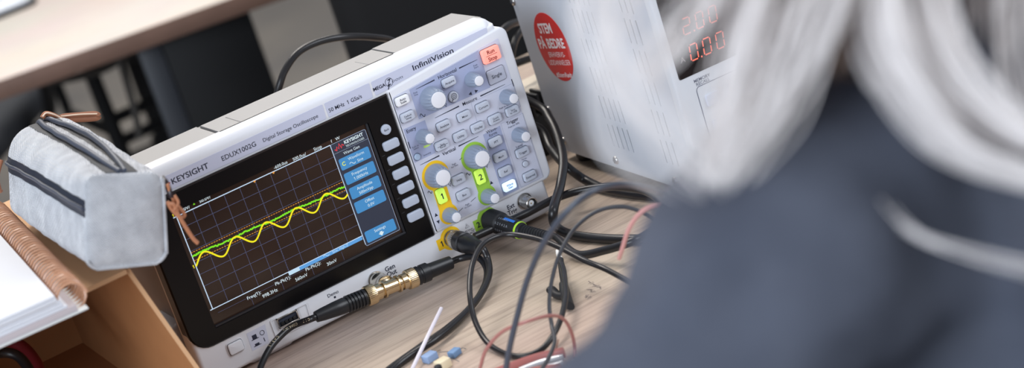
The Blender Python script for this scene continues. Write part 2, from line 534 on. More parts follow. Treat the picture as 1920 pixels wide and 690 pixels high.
for s in (-1, 1):
    x = 271.6 + s * 2.9
    poly(bm, [(x + s * 1.5, 27.3), (x - s * 1.3, 25.9), (x - s * 1.3, 28.7)][::s], Y)
for x, z, d in ((210.2, -47.6, 1), (210.2, -53.6, -1), (262.2, -44, 1)):
    poly(bm, [(x - 1.4, z - d * 1.2), (x + 1.4, z - d * 1.2), (x, z + d * 1.5)][::d], Y)
for x, z, s_ in ((226, 27.9, 2.0), (211.5, -29.2, 1.6), (246.2, -29.6, 1.6)):
    pline(bm, [(x + (t - 0.5) * 2.2 * s_, z + math.sin(t * 2 * PI) * s_ * 0.8) for t in [i / 14 for i in range(15)]], 0.5, Y)
for x, z in ((229, -31), (263, -30.4), (246.6, 27.2)):
    pline(bm, [(x - 1, z + 1.2), (x, z - 1.2), (x + 1, z + 1.2)], 0.5, Y)
line(bm, 229, -53.4, 233, -52.2, 0.4, Y); line(bm, 241, -50.6, 246, -49.2, 0.4, Y); line(bm, 243, -16.4, 245.6, -15.6, 0.4, Y)
part('lettering', bm, M_INK, panel)
bm = B()
for s, x, z in [('Push\nZero', 280.2, 45.2), ('Push\nFine', 226.4, 45.4), ('Push to\nSelect', 212.4, 7.6), ('Intensity', 219.6, -0.9), ('Push\nfor Fine', 237.6, -18.2),
                ('Push\nto Zero', 237.4, -52), ('Push for 50%', 295.4, -10.2), ('Push to Select', 293.6, 6.6), ('Force', 295, -38.5)]:
    bm = B(); text(bm, s, x, z, 1.35, Y, bold=0.006); part('fine_lettering', bm, M_INK2, panel)
bm = B(); text(bm, 'Level', 294.5, -27.2, 2.1, Y); part('lettering', bm, M_INK2, panel)
bm = B(); pline(bm, arc(221.2, 12.8, 8.0, -1.9, -0.95), 1.7, Y); part('indicator_ring', bm, mat('ring_lit', (190, 220, 120), 0.5, emit=(170, 230, 60), estr=0.08))


def button(x, z, bw, bh, legend, m=M_BTN, cap=1.9, tall=2.6, ink=M_INK, r=1.6, circ=False, y0=None, name='button', lab=None, bold=0.022):
    y0 = -1.4 if y0 is None else y0
    bm = B()
    o = [Vector((x + bw / 2 * math.cos(2 * PI * i / 28), z + bw / 2 * math.sin(2 * PI * i / 28))) for i in range(28)] if circ else rrect(x, z, bw, bh, r)
    plate(bm, o, y0 + 1, y0 - tall, 0.75, 3)
    t = part(name, bm, m)
    bm = B()
    og = [Vector((x + (bw / 2 + 0.35) * math.cos(2 * PI * i / 28), z + (bw / 2 + 0.35) * math.sin(2 * PI * i / 28))) for i in range(28)] if circ else rrect(x, z, bw + 0.75, bh + 0.75, r + 0.3)
    poly(bm, [(p.x, p.y) for p in og], y0 - 0.11); part('gap', bm, M_GAP, t)
    if legend:
        bm = B()
        if legend.startswith('Run'):
            text(bm, 'Run', x, z + 2.7, 3.0, y0 - tall - 0.03, bold=bold); text(bm, 'Stop', x, z - 2.7, 3.0, y0 - tall - 0.03, bold=bold)
            line(bm, x - 5, z, x + 5, z, 0.35, y0 - tall - 0.04)
        else: text(bm, legend, x, z, cap, y0 - tall - 0.03, bold=bold)
        if legend.startswith('Save\nRecall'): line(bm, x - 4.6, z, x + 4.6, z, 0.3, y0 - tall - 0.04)
        part('legend', bm, ink, t)
    if lab: t['label'] = lab
    return t


M_REDINK = mat('dark_red_ink', (120, 4, 8), 0.5); M_BLUEINK = mat('blue_ink', (40, 130, 200), 0.5)
for s, x, z in [('Default\nSetup', 213.7, 32.3), ('Acquire', 254.5, 43.2), ('Analyze', 239.1, 14.0), ('Meas', 257.6, 13.9), ('Cursors', 274.6, 14.2),
                ('Utility', 249.2, 0.9), ('Save\nRecall', 232.6, 0.6), ('Display', 265.4, 1.1), ('Quick\nAction', 281.4, 1.2), ('Save\nto USB', 297.5, 1.2),
                ('FFT', 275.8, -15.2), ('Math', 275.8, -27.8), ('Ref', 275.8, -40.2), ('Trigger', 294.8, -32.5), ('External', 294.6, -52.7),
                ('Help', 236.6, -29.7), ('Bus', 236.5, -42.4)]:
    button(x, z, 11.2, 6.9, s, cap=1.75 if '\n' not in s else 1.5, bold=(0.016 if '\n' not in s else 0.012) * (0.3 if 'M' in s else 1))
button(213.8, 45.3, 11.2, 6.9, 'Auto\nScale', M_BTNW, cap=1.75, lab='white auto scale button')
button(294.6, 49.0, 15.4, 11.2, 'Run\nStop', M_RUN, cap=2.9, tall=3.0, ink=M_REDINK, lab='glowing red run stop button')
button(294.3, 32.1, 15.4, 11.2, 'Single', mat('button_lilac', (190, 194, 210), 0.45), cap=2.8, tall=1.2, bold=0.014)
button(275.4, -52.4, 11.4, 7.2, 'Wave\nGen', M_WG, cap=1.75, ink=M_BLUEINK, lab='glowing white blue wave gen button')
button(218.9, -35.6, 7.4, 11.6, '1', M_LIT, cap=4.6, lab='lit yellow green channel one button')
button(254.2, -35.3, 7.4, 11.6, '2', M_LIT, cap=4.6, lab='lit yellow green channel two button')
button(211.0, 0.4, 5.2, 5.2, None, mat('button_blue', (176, 196, 222), 0.4), circ=True, tall=1.4)
button(294.6, -42.5, 4.8, 4.8, None, circ=True, tall=1.6)
zb = button(254.5, 31.0, 8.4, 8.4, None, circ=True, tall=1.6)
bm = B(); pline(bm, arc(254.7, 31.5, 2.2, 0, 2 * PI), 0.4, -3.1); pline(bm, arc(254.7, 31.5, 1.0, 0, 2 * PI), 0.35, -3.1); line(bm, 253.4, 29.8, 252, 28.2, 0.6, -3.1)
part('legend', bm, M_INK, zb)
button(194.1, 30.2, 8, 8, 'Back', M_SOFT, cap=1.5, circ=True, y0=-1.0, tall=2.6, bold=0.015)
for z in (18.2, 6.5, -5.2, -16.9, -28.7, -40.4): button(194, z, 13.2, 7.2, None, M_SOFT, y0=-1.0, tall=2.8, r=1.8, name='softkey')


def knob(x, z, big):
    k = 1.0 if big else 0.62
    n = 72; L = 18 if big else 12
    rb, rt, h = (9.3, 7.7, 12.6) if big else (5.9, 4.7, 12.4)
    bm = B()
    prof = [(rb, 0), (rb, 1.2), (rb * 0.97, 2.6), (rb * 0.94, 6), (rt * 1.06, 9.4), (rt, h - 1.2), (rt * 0.95, h - 0.5), (rt * 0.86, h - 0.25)]
    am = [0, 0, 0.15 * k, 0.5 * k, 0.8 * k, 0.9 * k, 0.8 * k, 0.3 * k]
    lathe(bm, (x, -1.4, z), (0, -1, 0), prof, n, L, am)
    o = part('knob', bm, M_KNOB, smooth=0.6)
    bm = B(); rc = 6.1 if big else 3.7
    lathe(bm, (x, -1.4 - h + 0.4, z), (0, -1, 0), [(rc, 0), (rc, 0.5), (rc * 0.97, 0.75), (rc * 0.9, 0.85)], 36)
    part('knob_cap', bm, M_CAP, o)


for x, z, b_ in [(236.9, 37.1, 1), (220.3, -19.3, 1), (255.7, -19.3, 1), (273.4, 37.2, 0), (220.4, 12.8, 0), (296.5, 13.0, 0), (296.4, -18.7, 0), (220.3, -52.3, 0), (255.5, -52.5, 0)]:
    knob(x, z, b_)
# label strips with lettering
strips = [([(5, 56), (154, 56), (154.6, 67.2), (5, 66.6)], [('KEYSIGHT', 44.2, 61.2, 4.0, 29, 0.02), ('EDUX1002G', 83.2, 61.2, 3.5, 27.5, 0.012), ('Digital Storage Oscilloscope', 125.6, 61.0, 2.7, 45.5, 0.008)]),
          ([(156, 56), (193.8, 56), (194.4, 67.4), (156, 67.2)], [('50 MHz  1 GSa/s', 171.5, 60.8, 2.9, 28, 0.012)]),
          ([(196.2, 56.2), (204, 56.6), (299.4, 65), (299.4, 69), (196, 67.4)], [('InfiniiVision', 249.2, 63.9, 4.0, 36, 0.016)])]
for pts, txs in strips:
    bm = B(); plate(bm, rpoly(pts, 1.0, 3), 0.6, -0.25, 0.1, 1); st = part('label_strip', bm, M_STRIP)
    bm = B()
    for s, x, z, c, wd, bo in txs: text(bm, s, x, z, c, -0.3, wd, bo)
    if pts[0][0] > 190:
        text(bm, 'MEGA', 201, 61.2, 2.5, -0.3, 10.5, 0.03)
        pline(bm, arc(209.6, 61.6, 3.1, 0, 2 * PI), 0.4, -0.3)
        text(bm, 'Z', 209.6, 61.6, 4.4, -0.31, 3.0, 0.03, slant=0.3); line(bm, 208.9, 59.4, 207.2, 56.6, 0.8, -0.31)
    part('lettering', bm, M_INK, st)
    if pts[0][0] < 10:
        bm = B(); pline(bm, [(17, 60.4), (18.6, 58.2), (20, 61.6), (21.6, 59), (23.4, 65), (25.4, 58.6), (26.8, 62.4), (28.2, 60.6)], 1.5, -0.3)
        part('emblem', bm, M_RED, st)
    if pts[0][0] > 190:
        bm = B(); text(bm, 'oom', 216.8, 61.4, 2.6, -0.3, 9.5, 0.0, slant=0.25); part('thin_lettering', bm, M_INK2, st)
# black screen surround
bm = B()
ob = rpoly([(-0.2, -62.2), (204.6, -62.2), (204.6, 54.6), (-0.2, 54.6)], [15, 1.2, 1.5, 4], 6)
oi = inset(ob, 1.2)
hole = rpoly([(20.6, -50.6), (183, -50.6), (183, 40.6), (20.6, 40.6)], 0.8, 3)
fl = holed(bm, oi, [hole], -1.6, 3.4)
r1 = [bm.verts.new((p.x, -0.5, p.y)) for p in ob]; r0 = [bm.verts.new((p.x, 12, p.y)) for p in ob]; n = len(ob)
for i in range(n):
    j = (i + 1) % n
    face(bm, [r0[i], r0[j], r1[j], r1[i]]); face(bm, [r1[i], r1[j], fl[j], fl[i]])
part('screen_bezel', bm, M_BLACK)
bm = B(); line(bm, 0, 54.0, 204, 54.4, 1.5, -1.68); part('bezel_top_sheen', bm, M_BROWN)  # flat line paints the brownish reflection along the bezel's top bevel
bm = B()
for z in (12.3, 0.6, -11.1, -22.8, -34.5): line(bm, 184.5, z, 187, z + 0.1, 0.5, -1.66)
part('softkey_marks', bm, mat('mark_dark', (46, 46, 50), 0.5))
# display and its picture
bm = B(); poly(bm, [(20.6, -50.6), (183, -50.6), (183, 40.6), (20.6, 40.6)], 1.6); disp = part('display', bm, S_BG)
bm = B(); box(bm, 21, 183, -1.0, 1.5, -50.6, -48.9, 0.3); box(bm, 181, 182.9, -0.6, 1.5, -49, 40.4, 0.3)
part('display_frame', bm, mat('frame_grey', (40, 41, 46), 0.35), disp)
GX0, GX1, GZ0, GZ1 = 24.4, 150.2, -37.6, 36.2
bm = B()
for i in range(1, 10): line(bm, GX0 + (GX1 - GX0) * i / 10, GZ0, GX0 + (GX1 - GX0) * i / 10, GZ1, 0.32, 1.52)
for i in range(1, 8): line(bm, GX0, GZ0 + (GZ1 - GZ0) * i / 8, GX1, GZ0 + (GZ1 - GZ0) * i / 8, 0.32, 1.52)
for i in range(0, 40): line(bm, 86.7, GZ0 + (GZ1 - GZ0) * i / 40, 87.9, GZ0 + (GZ1 - GZ0) * i / 40, 0.25, 1.51)
line(bm, 27, -41.8, 120, -41.4, 0.2, 1.52)
for x in (53.8, 79.2, 104.6, 130.4): line(bm, x, -41.6, x, -48.5, 0.25, 1.52)
part('graticule', bm, S_GRID, disp)
bm = B()
line(bm, GX0 - 2.5, GZ1, GX1, GZ1, 0.65, 1.5); line(bm, GX0, GZ0, GX0, GZ1, 0.65, 1.5); line(bm, GX0 - 2, GZ0, GX1, GZ0, 0.6, 1.5); line(bm, GX1, -45, GX1, GZ1, 0.6, 1.5)
part('graticule_frame', bm, S_EDGE, disp)
bm = B()
N = 220; pts = []
for i in range(N + 1):
    x = GX0 + (GX1 - GX0) * i / N
    pts.append((x, -0.5 - 4.6 * math.cos((x - 45.8) / 25.2 * 2 * PI)))
pline(bm, pts, 1.25, 1.44); text(bm, '1', 22.6, -2.6, 2.4, 1.44, bold=0.03); text(bm, '1', 22.3, 37.9, 2.2, 1.46)
part('waveform', bm, S_YEL, disp)['label'] = 'yellow sine trace'
bm = B(); rr = random.Random(3)
pline(bm, [(GX0 + (GX1 - GX0) * i / 240, 4.6 - 2.0 * i / 240 + 0.5 * math.sin(i * 0.09) + rr.uniform(-0.55, 0.55)) for i in range(241)], 1.15, 1.46)
text(bm, '2', 39.4, 39.9, 2.3, 1.46, bold=0.02)
part('waveform', bm, S_GRN, disp)['label'] = 'green noisy trace'
bm = B()
for z0, z1 in ((7.4, 6.8), (1.2, 0.1)):
    for i in range(62):
        t0, t1 = i / 62, (i + 0.62) / 62
        line(bm, GX0 + (GX1 - GX0) * t0, z0 + (z1 - z0) * t0, GX0 + (GX1 - GX0) * t1, z0 + (z1 - z0) * t1, 0.42, 1.48)
    part('cursor_line', bm, S_ORG, disp); bm = B()
for x in (86.8, 102.4): poly(bm, [(x - 1.2, 36), (x, 34.4), (x + 1.2, 36)], 1.47)
part('trigger_marks', bm, S_ORG, disp)
bm = B()
for s, x, z, c in [('20V/', 32.6, 38.9, 2.4), ('50.0V/', 48, 39.2, 2.4), ('-600.0us', 109.4, 38.6, 2.3), ('500.0us/', 125, 38.2, 2.3), ('Stop', 140.4, 38.4, 2.6), ('f', 152.2, 38.5, 2.4), ('W', 157.4, 38.6, 2.5),
                   ('Freq(1):', 56.4, -41.9, 2.5), ('998.3Hz', 68.2, -45.8, 2.6), ('Pk-Pk(1):', 80.6, -41.6, 2.5), ('560mV', 94.7, -45.6, 2.5),
                   ('Pk-Pk(2):', 106, -42.0, 2.5), ('30mV', 120.6, -45.6, 2.5)]:
    bm = B(); text(bm, s, x, z, c, 1.45, bold=0.004); part('readout', bm, S_TXT, disp)
bm = B(); line(bm, 86.5, -39.1, 149.4, -39.1, 2.7, 1.5); part('status_bar', bm, S_BAR, disp)
bm = B(); line(bm, 86.5, -39.1, 95.6, -39.1, 2.7, 1.48)
part('status_tab', bm, em('screen_pale', (190, 220, 240), 1), disp); bm = B()
pline(bm, [(116 + t * 5, -39.0 + 0.8 * math.sin(t * 2 * PI)) for t in [i / 12 for i in range(13)]], 0.4, 1.46); text(bm, 'Sine, High-Z', 130.4, -39.0, 1.9, 1.46, bold=0)
part('status_text', bm, em('screen_pale', (190, 220, 240), 1), disp)
bm = B(); plate(bm, rpoly([(150.4, -46.4), (180, -46.4), (180, 36.2), (150.4, 36.2)], 1.0, 3), 1.52, 1.5); mp_ = part('menu_panel', bm, S_MENU, disp)
bm = B(); ol = rpoly([(150.4, -46.4), (180, -46.4), (180, 36.2), (150.4, 36.2)], 1.0, 3)
for i in range(len(ol)): line(bm, *ol[i], *ol[(i + 1) % len(ol)], 0.35, 1.47)
line(bm, 151, 28.6, 180, 28.6, 0.2, 1.47)
part('menu_outline', bm, em('screen_outline', (150, 165, 190), 1), disp)
bm = B()
for z in (19.0, 7.2, -4.6, -16.3, -40.4): plate(bm, rrect(165, z, 25.6, 9.0, 1.2, 3), 1.49, 1.46)
part('menu_tiles', bm, S_BLUE, disp)
bm = B()
MT = []
for s, x, z, c in [('Wave Gen', 164.6, 26.2, 2.2), ('Waveform', 166.4, 20.8, 2.2), ('Sine', 168.6, 16.8, 2.1), ('Frequency', 165, 9.0, 2.2), ('1.000kHz', 165, 5.2, 2.2), ('Amplitude', 165, -2.8, 2.2),
                   ('500mVpp', 165, -6.6, 2.2), ('Offset', 165, -14.5, 2.2), ('0.0V', 165, -18.3, 2.2), ('Settings', 165, -38.6, 2.2), ('KEYSIGHT', 169.2, 33.6, 2.5), ('TECHNOLOGIES', 169.2, 30.4, 1.5)]:
    text(bm, s, x, z, c, 1.42, bold=0.03 if s == 'KEYSIGHT' else 0.002)
poly(bm, [(162.6, -42), (167.4, -42), (165, -44.4)][::-1], 1.42); line(bm, 165, -42.2, 165, -40.9, 2.2, 1.42)
pline(bm, [(159.6 + t * 5, 16.8 + 0.9 * math.sin(t * 2 * PI)) for t in [i / 12 for i in range(13)]], 0.4, 1.42)
part('menu_text', bm, S_TXT, disp)
bm = B(); pline(bm, [(152.4, 31.6), (153.6, 30.2), (154.6, 33), (155.6, 30.8), (156.8, 34.6), (158, 30.6), (159, 33.2), (160.2, 31.8)], 0.9, 1.42); part('menu_emblem', bm, S_RED, disp)
bm = B(); pline(bm, arc(155.6, 19, 1.3, 0.6, 5.6), 0.55, 1.42); part('menu_dial', bm, em('screen_lime', (225, 235, 90), 1), disp)
# lower strip
bm = B(); plate(bm, rpoly([(22.4, -76.2), (36.2, -76), (36.2, -65), (22.4, -65)], 3, 5), 0.3, -0.6, 0.5, 2); pr_ = part('power_recess', bm, mat('recess_white', (214, 214, 219), 0.4))
bm = B(); plate(bm, rrect(29.4, -70.6, 11.4, 8.4, 1.4), 0, -2.0, 0.6, 3); pb = part('power_button', bm, M_WHITE)
bm = B(); poly(bm, [(p.x, p.y) for p in rrect(29.4, -70.6, 12.2, 9.2, 1.7)], -0.65); part('gap', bm, M_GAP, pb)
bm = B(); poly(bm, [(40, -79.4), (54, -79.6), (56, -65.2), (40.4, -65.2)], -0.1); part('switch_plate', bm, M_PANEL)
bm = B()
line(bm, 42.2, -72.0, 48.2, -72.0, 0.5, -0.2); line(bm, 45.2, -72.0, 45.2, -68.6, 3.6, -0.2); pline(bm, arc(51.6, -70, 1.7, 0, 2 * PI), 0.45, -0.2)
line(bm, 42.2, -77.2, 48.2, -77.2, 0.5, -0.2); line(bm, 45.2, -77.2, 45.2, -75.4, 3.6, -0.2); line(bm, 51.4, -77, 51.4, -74, 0.6, -0.2)
part('power_symbols', bm, M_INK)
bm = B(); uo = rpoly([(60, -79), (90, -79.4), (91, -64.4), (60, -64.2)], 1.2, 3); ui = inset(uo, 0.8)
n = len(uo); a_ = [bm.verts.new((p.x, -0.1, p.y)) for p in uo]; b_ = [bm.verts.new((p.x, -0.9, p.y)) for p in uo]
c_ = [bm.verts.new((p.x, -0.9, p.y)) for p in ui]; d_ = [bm.verts.new((p.x, -0.1, p.y)) for p in ui]
for i in range(n):
    j = (i + 1) % n
    face(bm, [a_[i], a_[j], b_[j], b_[i]]); face(bm, [b_[i], b_[j], c_[j], c_[i]]); face(bm, [c_[i], c_[j], d_[j], d_[i]])
part('port_frame', bm, M_WHITE)
bm = B()
for x0, x1, z0, z1 in ((64.6, 81.6, -66.0, -65.0), (64.6, 81.6, -73.0, -72.0), (64.6, 65.6, -73, -65), (80.6, 81.6, -73, -65)): box(bm, x0, x1, -2.2, 0.2, z0, z1, 0.15, 1)
usb = part('usb_port', bm, M_STEEL)
bm = B(); poly(bm, [(65.4, -72.2), (80.8, -72.2), (80.8, -65.6), (65.4, -65.6)], -0.2); part('usb_cavity', bm, M_GAP, usb)
bm = B()
for k in range(4): box(bm, 67 + k * 3.3, 69.4 + k * 3.3, -1.9, -0.3, -71.4, -69.2, 0.2, 1)
part('usb_tongue', bm, M_RUB, usb)
for s_, x, z, c, bo in (('Demo', 112.5, -67.6, 2.6, 0.012), ('Gen\nOut', 161.6, -71.6, 3.6, 0.02), ('Ext\nTrig', 272.2, -71.2, 3.6, 0.02), ('All Inputs\n1MO ~ 16pF\n150 VMAX', 232.6, -72.4, 1.3, 0.006)):
    bm = B(); text(bm, s_, x, z, c, -0.1, bold=bo); part('lower_lettering', bm, M_INK)
bm = B(); pline(bm, [(230.2, -68.6), (232, -65.4), (233.8, -68.6), (230.2, -68.6)], 0.3, -0.1); line(bm, 232, -67.9, 232, -66.6, 0.35, -0.1); part('warning_triangle', bm, M_INK)
bm = B(); line(bm, 113, -71.6, 113, -70, 1.6, -0.1); part('demo_mark', bm, M_INK)
bm = B(); line(bm, 96, -76, 180, -79.4, 0.25, -0.1); part('lower_seam', bm, mat('seam', (190, 192, 204), 0.5))
for x, z, m, sx in ((216.3, -70.4, M_YEL, 207.6), (250.4, -69.8, M_GRN, 241.4)):
    bm = B(); poly(bm, [(x + 9.2 * math.cos(2 * PI * i / 36), z + 9.2 * math.sin(2 * PI * i / 36)) for i in range(36)], -0.12)
    poly(bm, [(sx - 3.8, z - 5.2), (x, z - 5.2), (x, z + 3.6), (sx - 3.8, z + 3.6)], -0.14)
    cm = part('input_mark', bm, m); cm['label'] = 'yellow input marking' if m is M_YEL else 'green input marking'
    bm = B(); text(bm, '1' if m is M_YEL else '2', sx, z - 0.8, 4.4, -0.2, bold=0.02); part('number', bm, M_INK, cm)


def jack(x, z):
    bm = B()
    lathe(bm, (x, 0, z), (0, -1, 0), [(6.6, 0), (6.6, 1.4), (5.6, 1.6), (5.0, 3), (5.0, 5), (4.85, 5.2), (4.85, 12.2), (4.5, 12.6), (4.0, 12.6), (4.0, 4.0)], 32)
    for s in (1, -1): lathe(bm, (x, -8, z + s * 4.6), (0, 0, s), [(0.9, 0), (0.9, 1.3), (0.7, 1.5)], 12)
    j = part('bnc_jack', bm, M_STEEL)
    bm = B(); lathe(bm, (x, -3, z), (0, -1, 0), [(2.5, 0), (2.5, 8), (2.2, 8.2), (0.8, 8.2), (0.8, 6)], 20); ins = part('insulator', bm, M_BTNW, j)
    bm = B(); lathe(bm, (x, -8, z), (0, -1, 0), [(0.7, 0), (0.7, 3), (0.3, 3.3)], 12); part('contact', bm, M_GOLD, j)


for x, z in ((284.6, -70.2), (147.8, -73), (216.3, -70.4), (250.4, -69.8)): jack(x, z)
bm = B(); box(bm, 36, 74, 4, 60, -91, -80, 4, 3); part('foot', bm, M_WHITE)
bm = B(); box(bm, 240, 282, 4, 60, -91, -80, 4, 3); part('foot', bm, M_WHITE)
bm = B(); box(bm, 40, 276, 100, 125, -91, -80, 3); part('rear_foot', bm, M_HOUS)
bm = B(); box(bm, -5, 9, 26, 78, -86, -46, 3.5, 3); part('side_bumper', bm, mat('bumper_grey', (176, 178, 186), 0.4))

# ------------------------------------------------------------------ BNC tee, coax cables, probe
tc_ = Vector((147.5, -26, 91 - 73.4))
ta = Vector((0.985, 0.0, -0.085)).normalized()
tee = thing('bnc_tee_adapter', 'brass T shaped coax adapter plugged into the lower front edge of the oscilloscope', 'adapter', tc_)
bm = B()
lathe(bm, ta * -15, ta, [(4.6, 0), (4.6, 1), (5.4, 1.1), (5.4, 2.0), (4.7, 2.1), (4.7, 8), (6.6, 8.2), (6.6, 9.6), (5.2, 9.8), (5.2, 20.2), (6.6, 20.4), (6.6, 21.8), (4.7, 22), (4.7, 30)], 28)
obj('body', bm, M_GOLD, tee)
bm = B(); lathe(bm, (0, 2, 0), (0, 1, 0), [(4.4, 0), (4.4, 4), (5.2, 4.2), (5.2, 5), (7.4, 5.2), (7.4, 9), (7.0, 9.4), (7.0, 16.5), (7.4, 17), (7.4, 19), (6.6, 19.6)], 36, 36, [0, 0, 0, 0, 0.4, 0.4, 0.3, 0.3, 0.4, 0.4, 0])
obj('coupling_ring', bm, M_NICK, tee)
bm = B()
for s in (-1, 1): lathe(bm, ta * (s * 12.5) + Vector((0, 0, 4.2)), (0, 0, 1), [(1.0, 0), (1.0, 1.6), (0.7, 1.8)], 10)
obj('bayonet_lug', bm, M_GOLD, tee)


def plug(parent, o, d, knurl, boot_prof, mring, ribs=True):
    """bayonet plug at point o pointing back along d, followed by a rubber boot"""
    bm = B()
    lathe(bm, o, d, [(6.0, 0), (6.0, 4.0), (7.4, 4.5), (7.6, 5.4), (7.6, 11.0), (7.2, 11.6), (5.4, 11.8)], 160, 40, [0, 0, 0, knurl, knurl, 0, 0])
    obj('bnc_plug', bm, mring, parent)
    bm = B(); lathe(bm, o + d * 11.4, d, boot_prof, 28); obj('boot', bm, M_RUB, parent)


# left lead: from the tee down and off the near edge of the view
lead = thing('coaxial_lead', 'black coaxial lead with ribbed boot running from the brass tee towards the viewer', 'cable', tc_)
ld = -ta
ribs = [(5.6, 0), (6.4, 1)]
for k in range(6): ribs += [(6.4, 1.5 + k * 2.6), (6.4, 3.0 + k * 2.6), (5.5, 3.2 + k * 2.6), (5.5, 4.0 + k * 2.6)]
ribs += [(6.0, 18), (5.6, 26), (4.8, 36), (4.1, 41.5), (2.8, 42)]
plug(lead, ld * 9.2, ld, 0.3, ribs, M_GOLD)
e0 = ld * 61
pts = [e0, e0 + ld * 5] + [Vector(p) - tc_ for p in (at(548, 612, 19), at(524, 632, 17), at(505, 655, 14), at(488, 690, 9), at(480, 730, 4), at(470, 790, 2.6))]
bm = B(); cl = tube(bm, pts, 2.45, 14, 10); jk = obj('jacket', bm, M_CABLE, lead)
# printed words along the jacket
bm = B()


def print_along(bm, path, s, start, size, up_side, rad):
    acc = [0]
    for a, b_ in zip(path, path[1:]): acc.append(acc[-1] + (b_ - a).length)
    pos = start
    for ch in s:
        if ch != ' ':
            i = max(k for k in range(len(acc)) if acc[k] <= pos); i = min(i, len(path) - 2)
            p = path[i].lerp(path[i + 1], (pos - acc[i]) / max(1e-6, acc[i + 1] - acc[i])); t = (path[i + 1] - path[i]).normalized()
            nrm = (up_side - t * up_side.dot(t)).normalized(); side = nrm.cross(t)
            vs, fs = text_geo(ch, 0.01)
            sc = size / 0.7
            nv = []
            for v in vs:
                sx, sy = v.x * sc, (v.y - 0.35) * sc
                ang = sy / rad
                nv.append(bm.verts.new(p + t * sx + side * (math.sin(ang) * (rad + 0.06)) + nrm * (math.cos(ang) * (rad + 0.06))))
            for f in fs: face(bm, [nv[i_] for i_ in f])
        pos += size * (1.3 if ch != 'I' else 0.8)


print_along(bm, cl, 'C17  COAXIAL  CABLE', 6, 1.9, -FWD - RIGHT * 0.35, 2.45)
obj('lettering', bm, M_LTXT, jk)
# right: patch lead from the tee looping to channel one
patch = thing('patch_lead', 'black patch lead joining the brass tee to the yellow marked input', 'cable', tc_)
boot2 = [(5.4, 0), (7.0, 0.6), (7.3, 3), (6.5, 3.6), (6.5, 5), (7.2, 5.4), (7.2, 11), (6.0, 11.6), (5.7, 14), (5.4, 24), (5.0, 31), (3.4, 31.6)]
plug(patch, ta * 9.2, ta, 0.3, boot2, M_GOLD)
p0 = ta * 50
c1 = Vector((216.3, 0, 91 - 70.4)) - tc_; cd1 = Vector((0.0, -1, -0.0)).normalized()
plug(patch, c1 + cd1 * 2.5, cd1, 0.4, [(5.8, 0), (7.9, 0.5), (7.9, 8), (7.0, 8.6), (7.0, 12), (7.5, 12.4), (7.2, 20), (6.2, 24), (5.6, 31), (4.4, 33), (3.0, 33.4)], M_NICK)
p1 = c1 + cd1 * 46
loopA = [p0, p0 + ta * 10] + [Vector(p) - tc_ for p in (at(894, 482, 13), at(912, 503, 8), at(909, 535, 6), at(884, 575, 4), at(838, 616, 3), at(786, 652, 2.6), at(728, 694, 2.6), at(700, 722, 2.6), at(690, 750, 2.6))]
loopB = [p1, p1 + cd1 * 6] + [Vector(p) - tc_ for p in (at(915, 488, 13), at(917, 515, 9), at(902, 550, 6), at(868, 592, 5), at(820, 634, 5), at(770, 666, 3.5), at(738, 692, 2.6), at(716, 722, 2.6), at(690, 750, 2.6))]
bm = B(); tube(bm, loopA, 2.5, 14, 10); tube(bm, loopB, 2.5, 14, 10); obj('jacket', bm, M_CABLE, patch)

# probe on channel two
pr0 = Vector((250.4, 0, 91 - 69.8))
probe = thing('oscilloscope_probe', 'black probe plug with a lime ring, its cable lying in an oval coil', 'probe', pr0)
pd = Vector((0.16, -0.96, -0.16)).normalized()
bm = B(); lathe(bm, pd * 2, pd, [(7.0, 0), (8.6, 0.6), (8.8, 2), (8.8, 13), (8.2, 14), (7.6, 14.4), (7.4, 15), (7.5, 16), (7.2, 33), (6.2, 37), (5.8, 38), (5.4, 39)], 60, 30, [0, 0, 0.4, 0.4, 0, 0, 0, 0, 0, 0, 0, 0])
pbod = obj('plug_body', bm, M_RUB2, probe)
bm = B(); lathe(bm, pd * 36.6, pd, [(6.4, 0), (6.9, 0.4), (6.8, 1.7), (6.2, 2.0)], 28); obj('ring', bm, mat('lime', (176, 222, 60), 0.4, emit=(150, 210, 40), estr=0.1), probe)['label'] = 'lime colour ring'
bm = B()
for s, st, up, sz in (('KEYSIGHT', 17, -FWD + DOWN * 0.62, 1.9), ('N2142A', 17.5, -FWD * 1 + DOWN * 0.05, 1.9), ('200MHz', 18.5, -FWD - DOWN * 0.5, 1.5)):
    print_along(bm, [pd * 2 + pd * t for t in range(0, 40, 2)], s, st - 2, sz, up, 7.45)
obj('lettering', bm, mat('grey_letter', (150, 154, 165), 0.6), pbod)
bm = B()
nrm = (-FWD - DOWN * 0.75); nrm = (nrm - pd * nrm.dot(pd)).normalized(); sd = nrm.cross(pd)
for a in range(-3, 4):
    pass
gv = [[bm.verts.new(pd * s_ + nrm * (7.5 * math.cos(a)) + sd * (7.5 * math.sin(a))) for a in (-0.16, 0, 0.16)] for s_ in (23, 35)]
for i in range(2): face(bm, [gv[0][i], gv[0][i + 1], gv[1][i + 1], gv[1][i]])
obj('blue_mark', bm, mat('blue_print', (40, 120, 220), 0.4), pbod)
sr = [(5.4, 0)]
for k in range(11): sr += [(4.9 - k * 0.13, 1.5 + k * 2.6), (4.9 - k * 0.13, 2.8 + k * 2.6), (4.3 - k * 0.13, 3.0 + k * 2.6), (4.3 - k * 0.13, 3.8 + k * 2.6)]
sr += [(2.4, 31)]
pd2 = Vector((0.24, -0.93, -0.10)).normalized()
bm = B(); lathe(bm, pd * 38.6, pd2, sr, 24); obj('strain_relief', bm, M_RUB2, probe)
q0 = pd * 38.6 + pd2 * 29
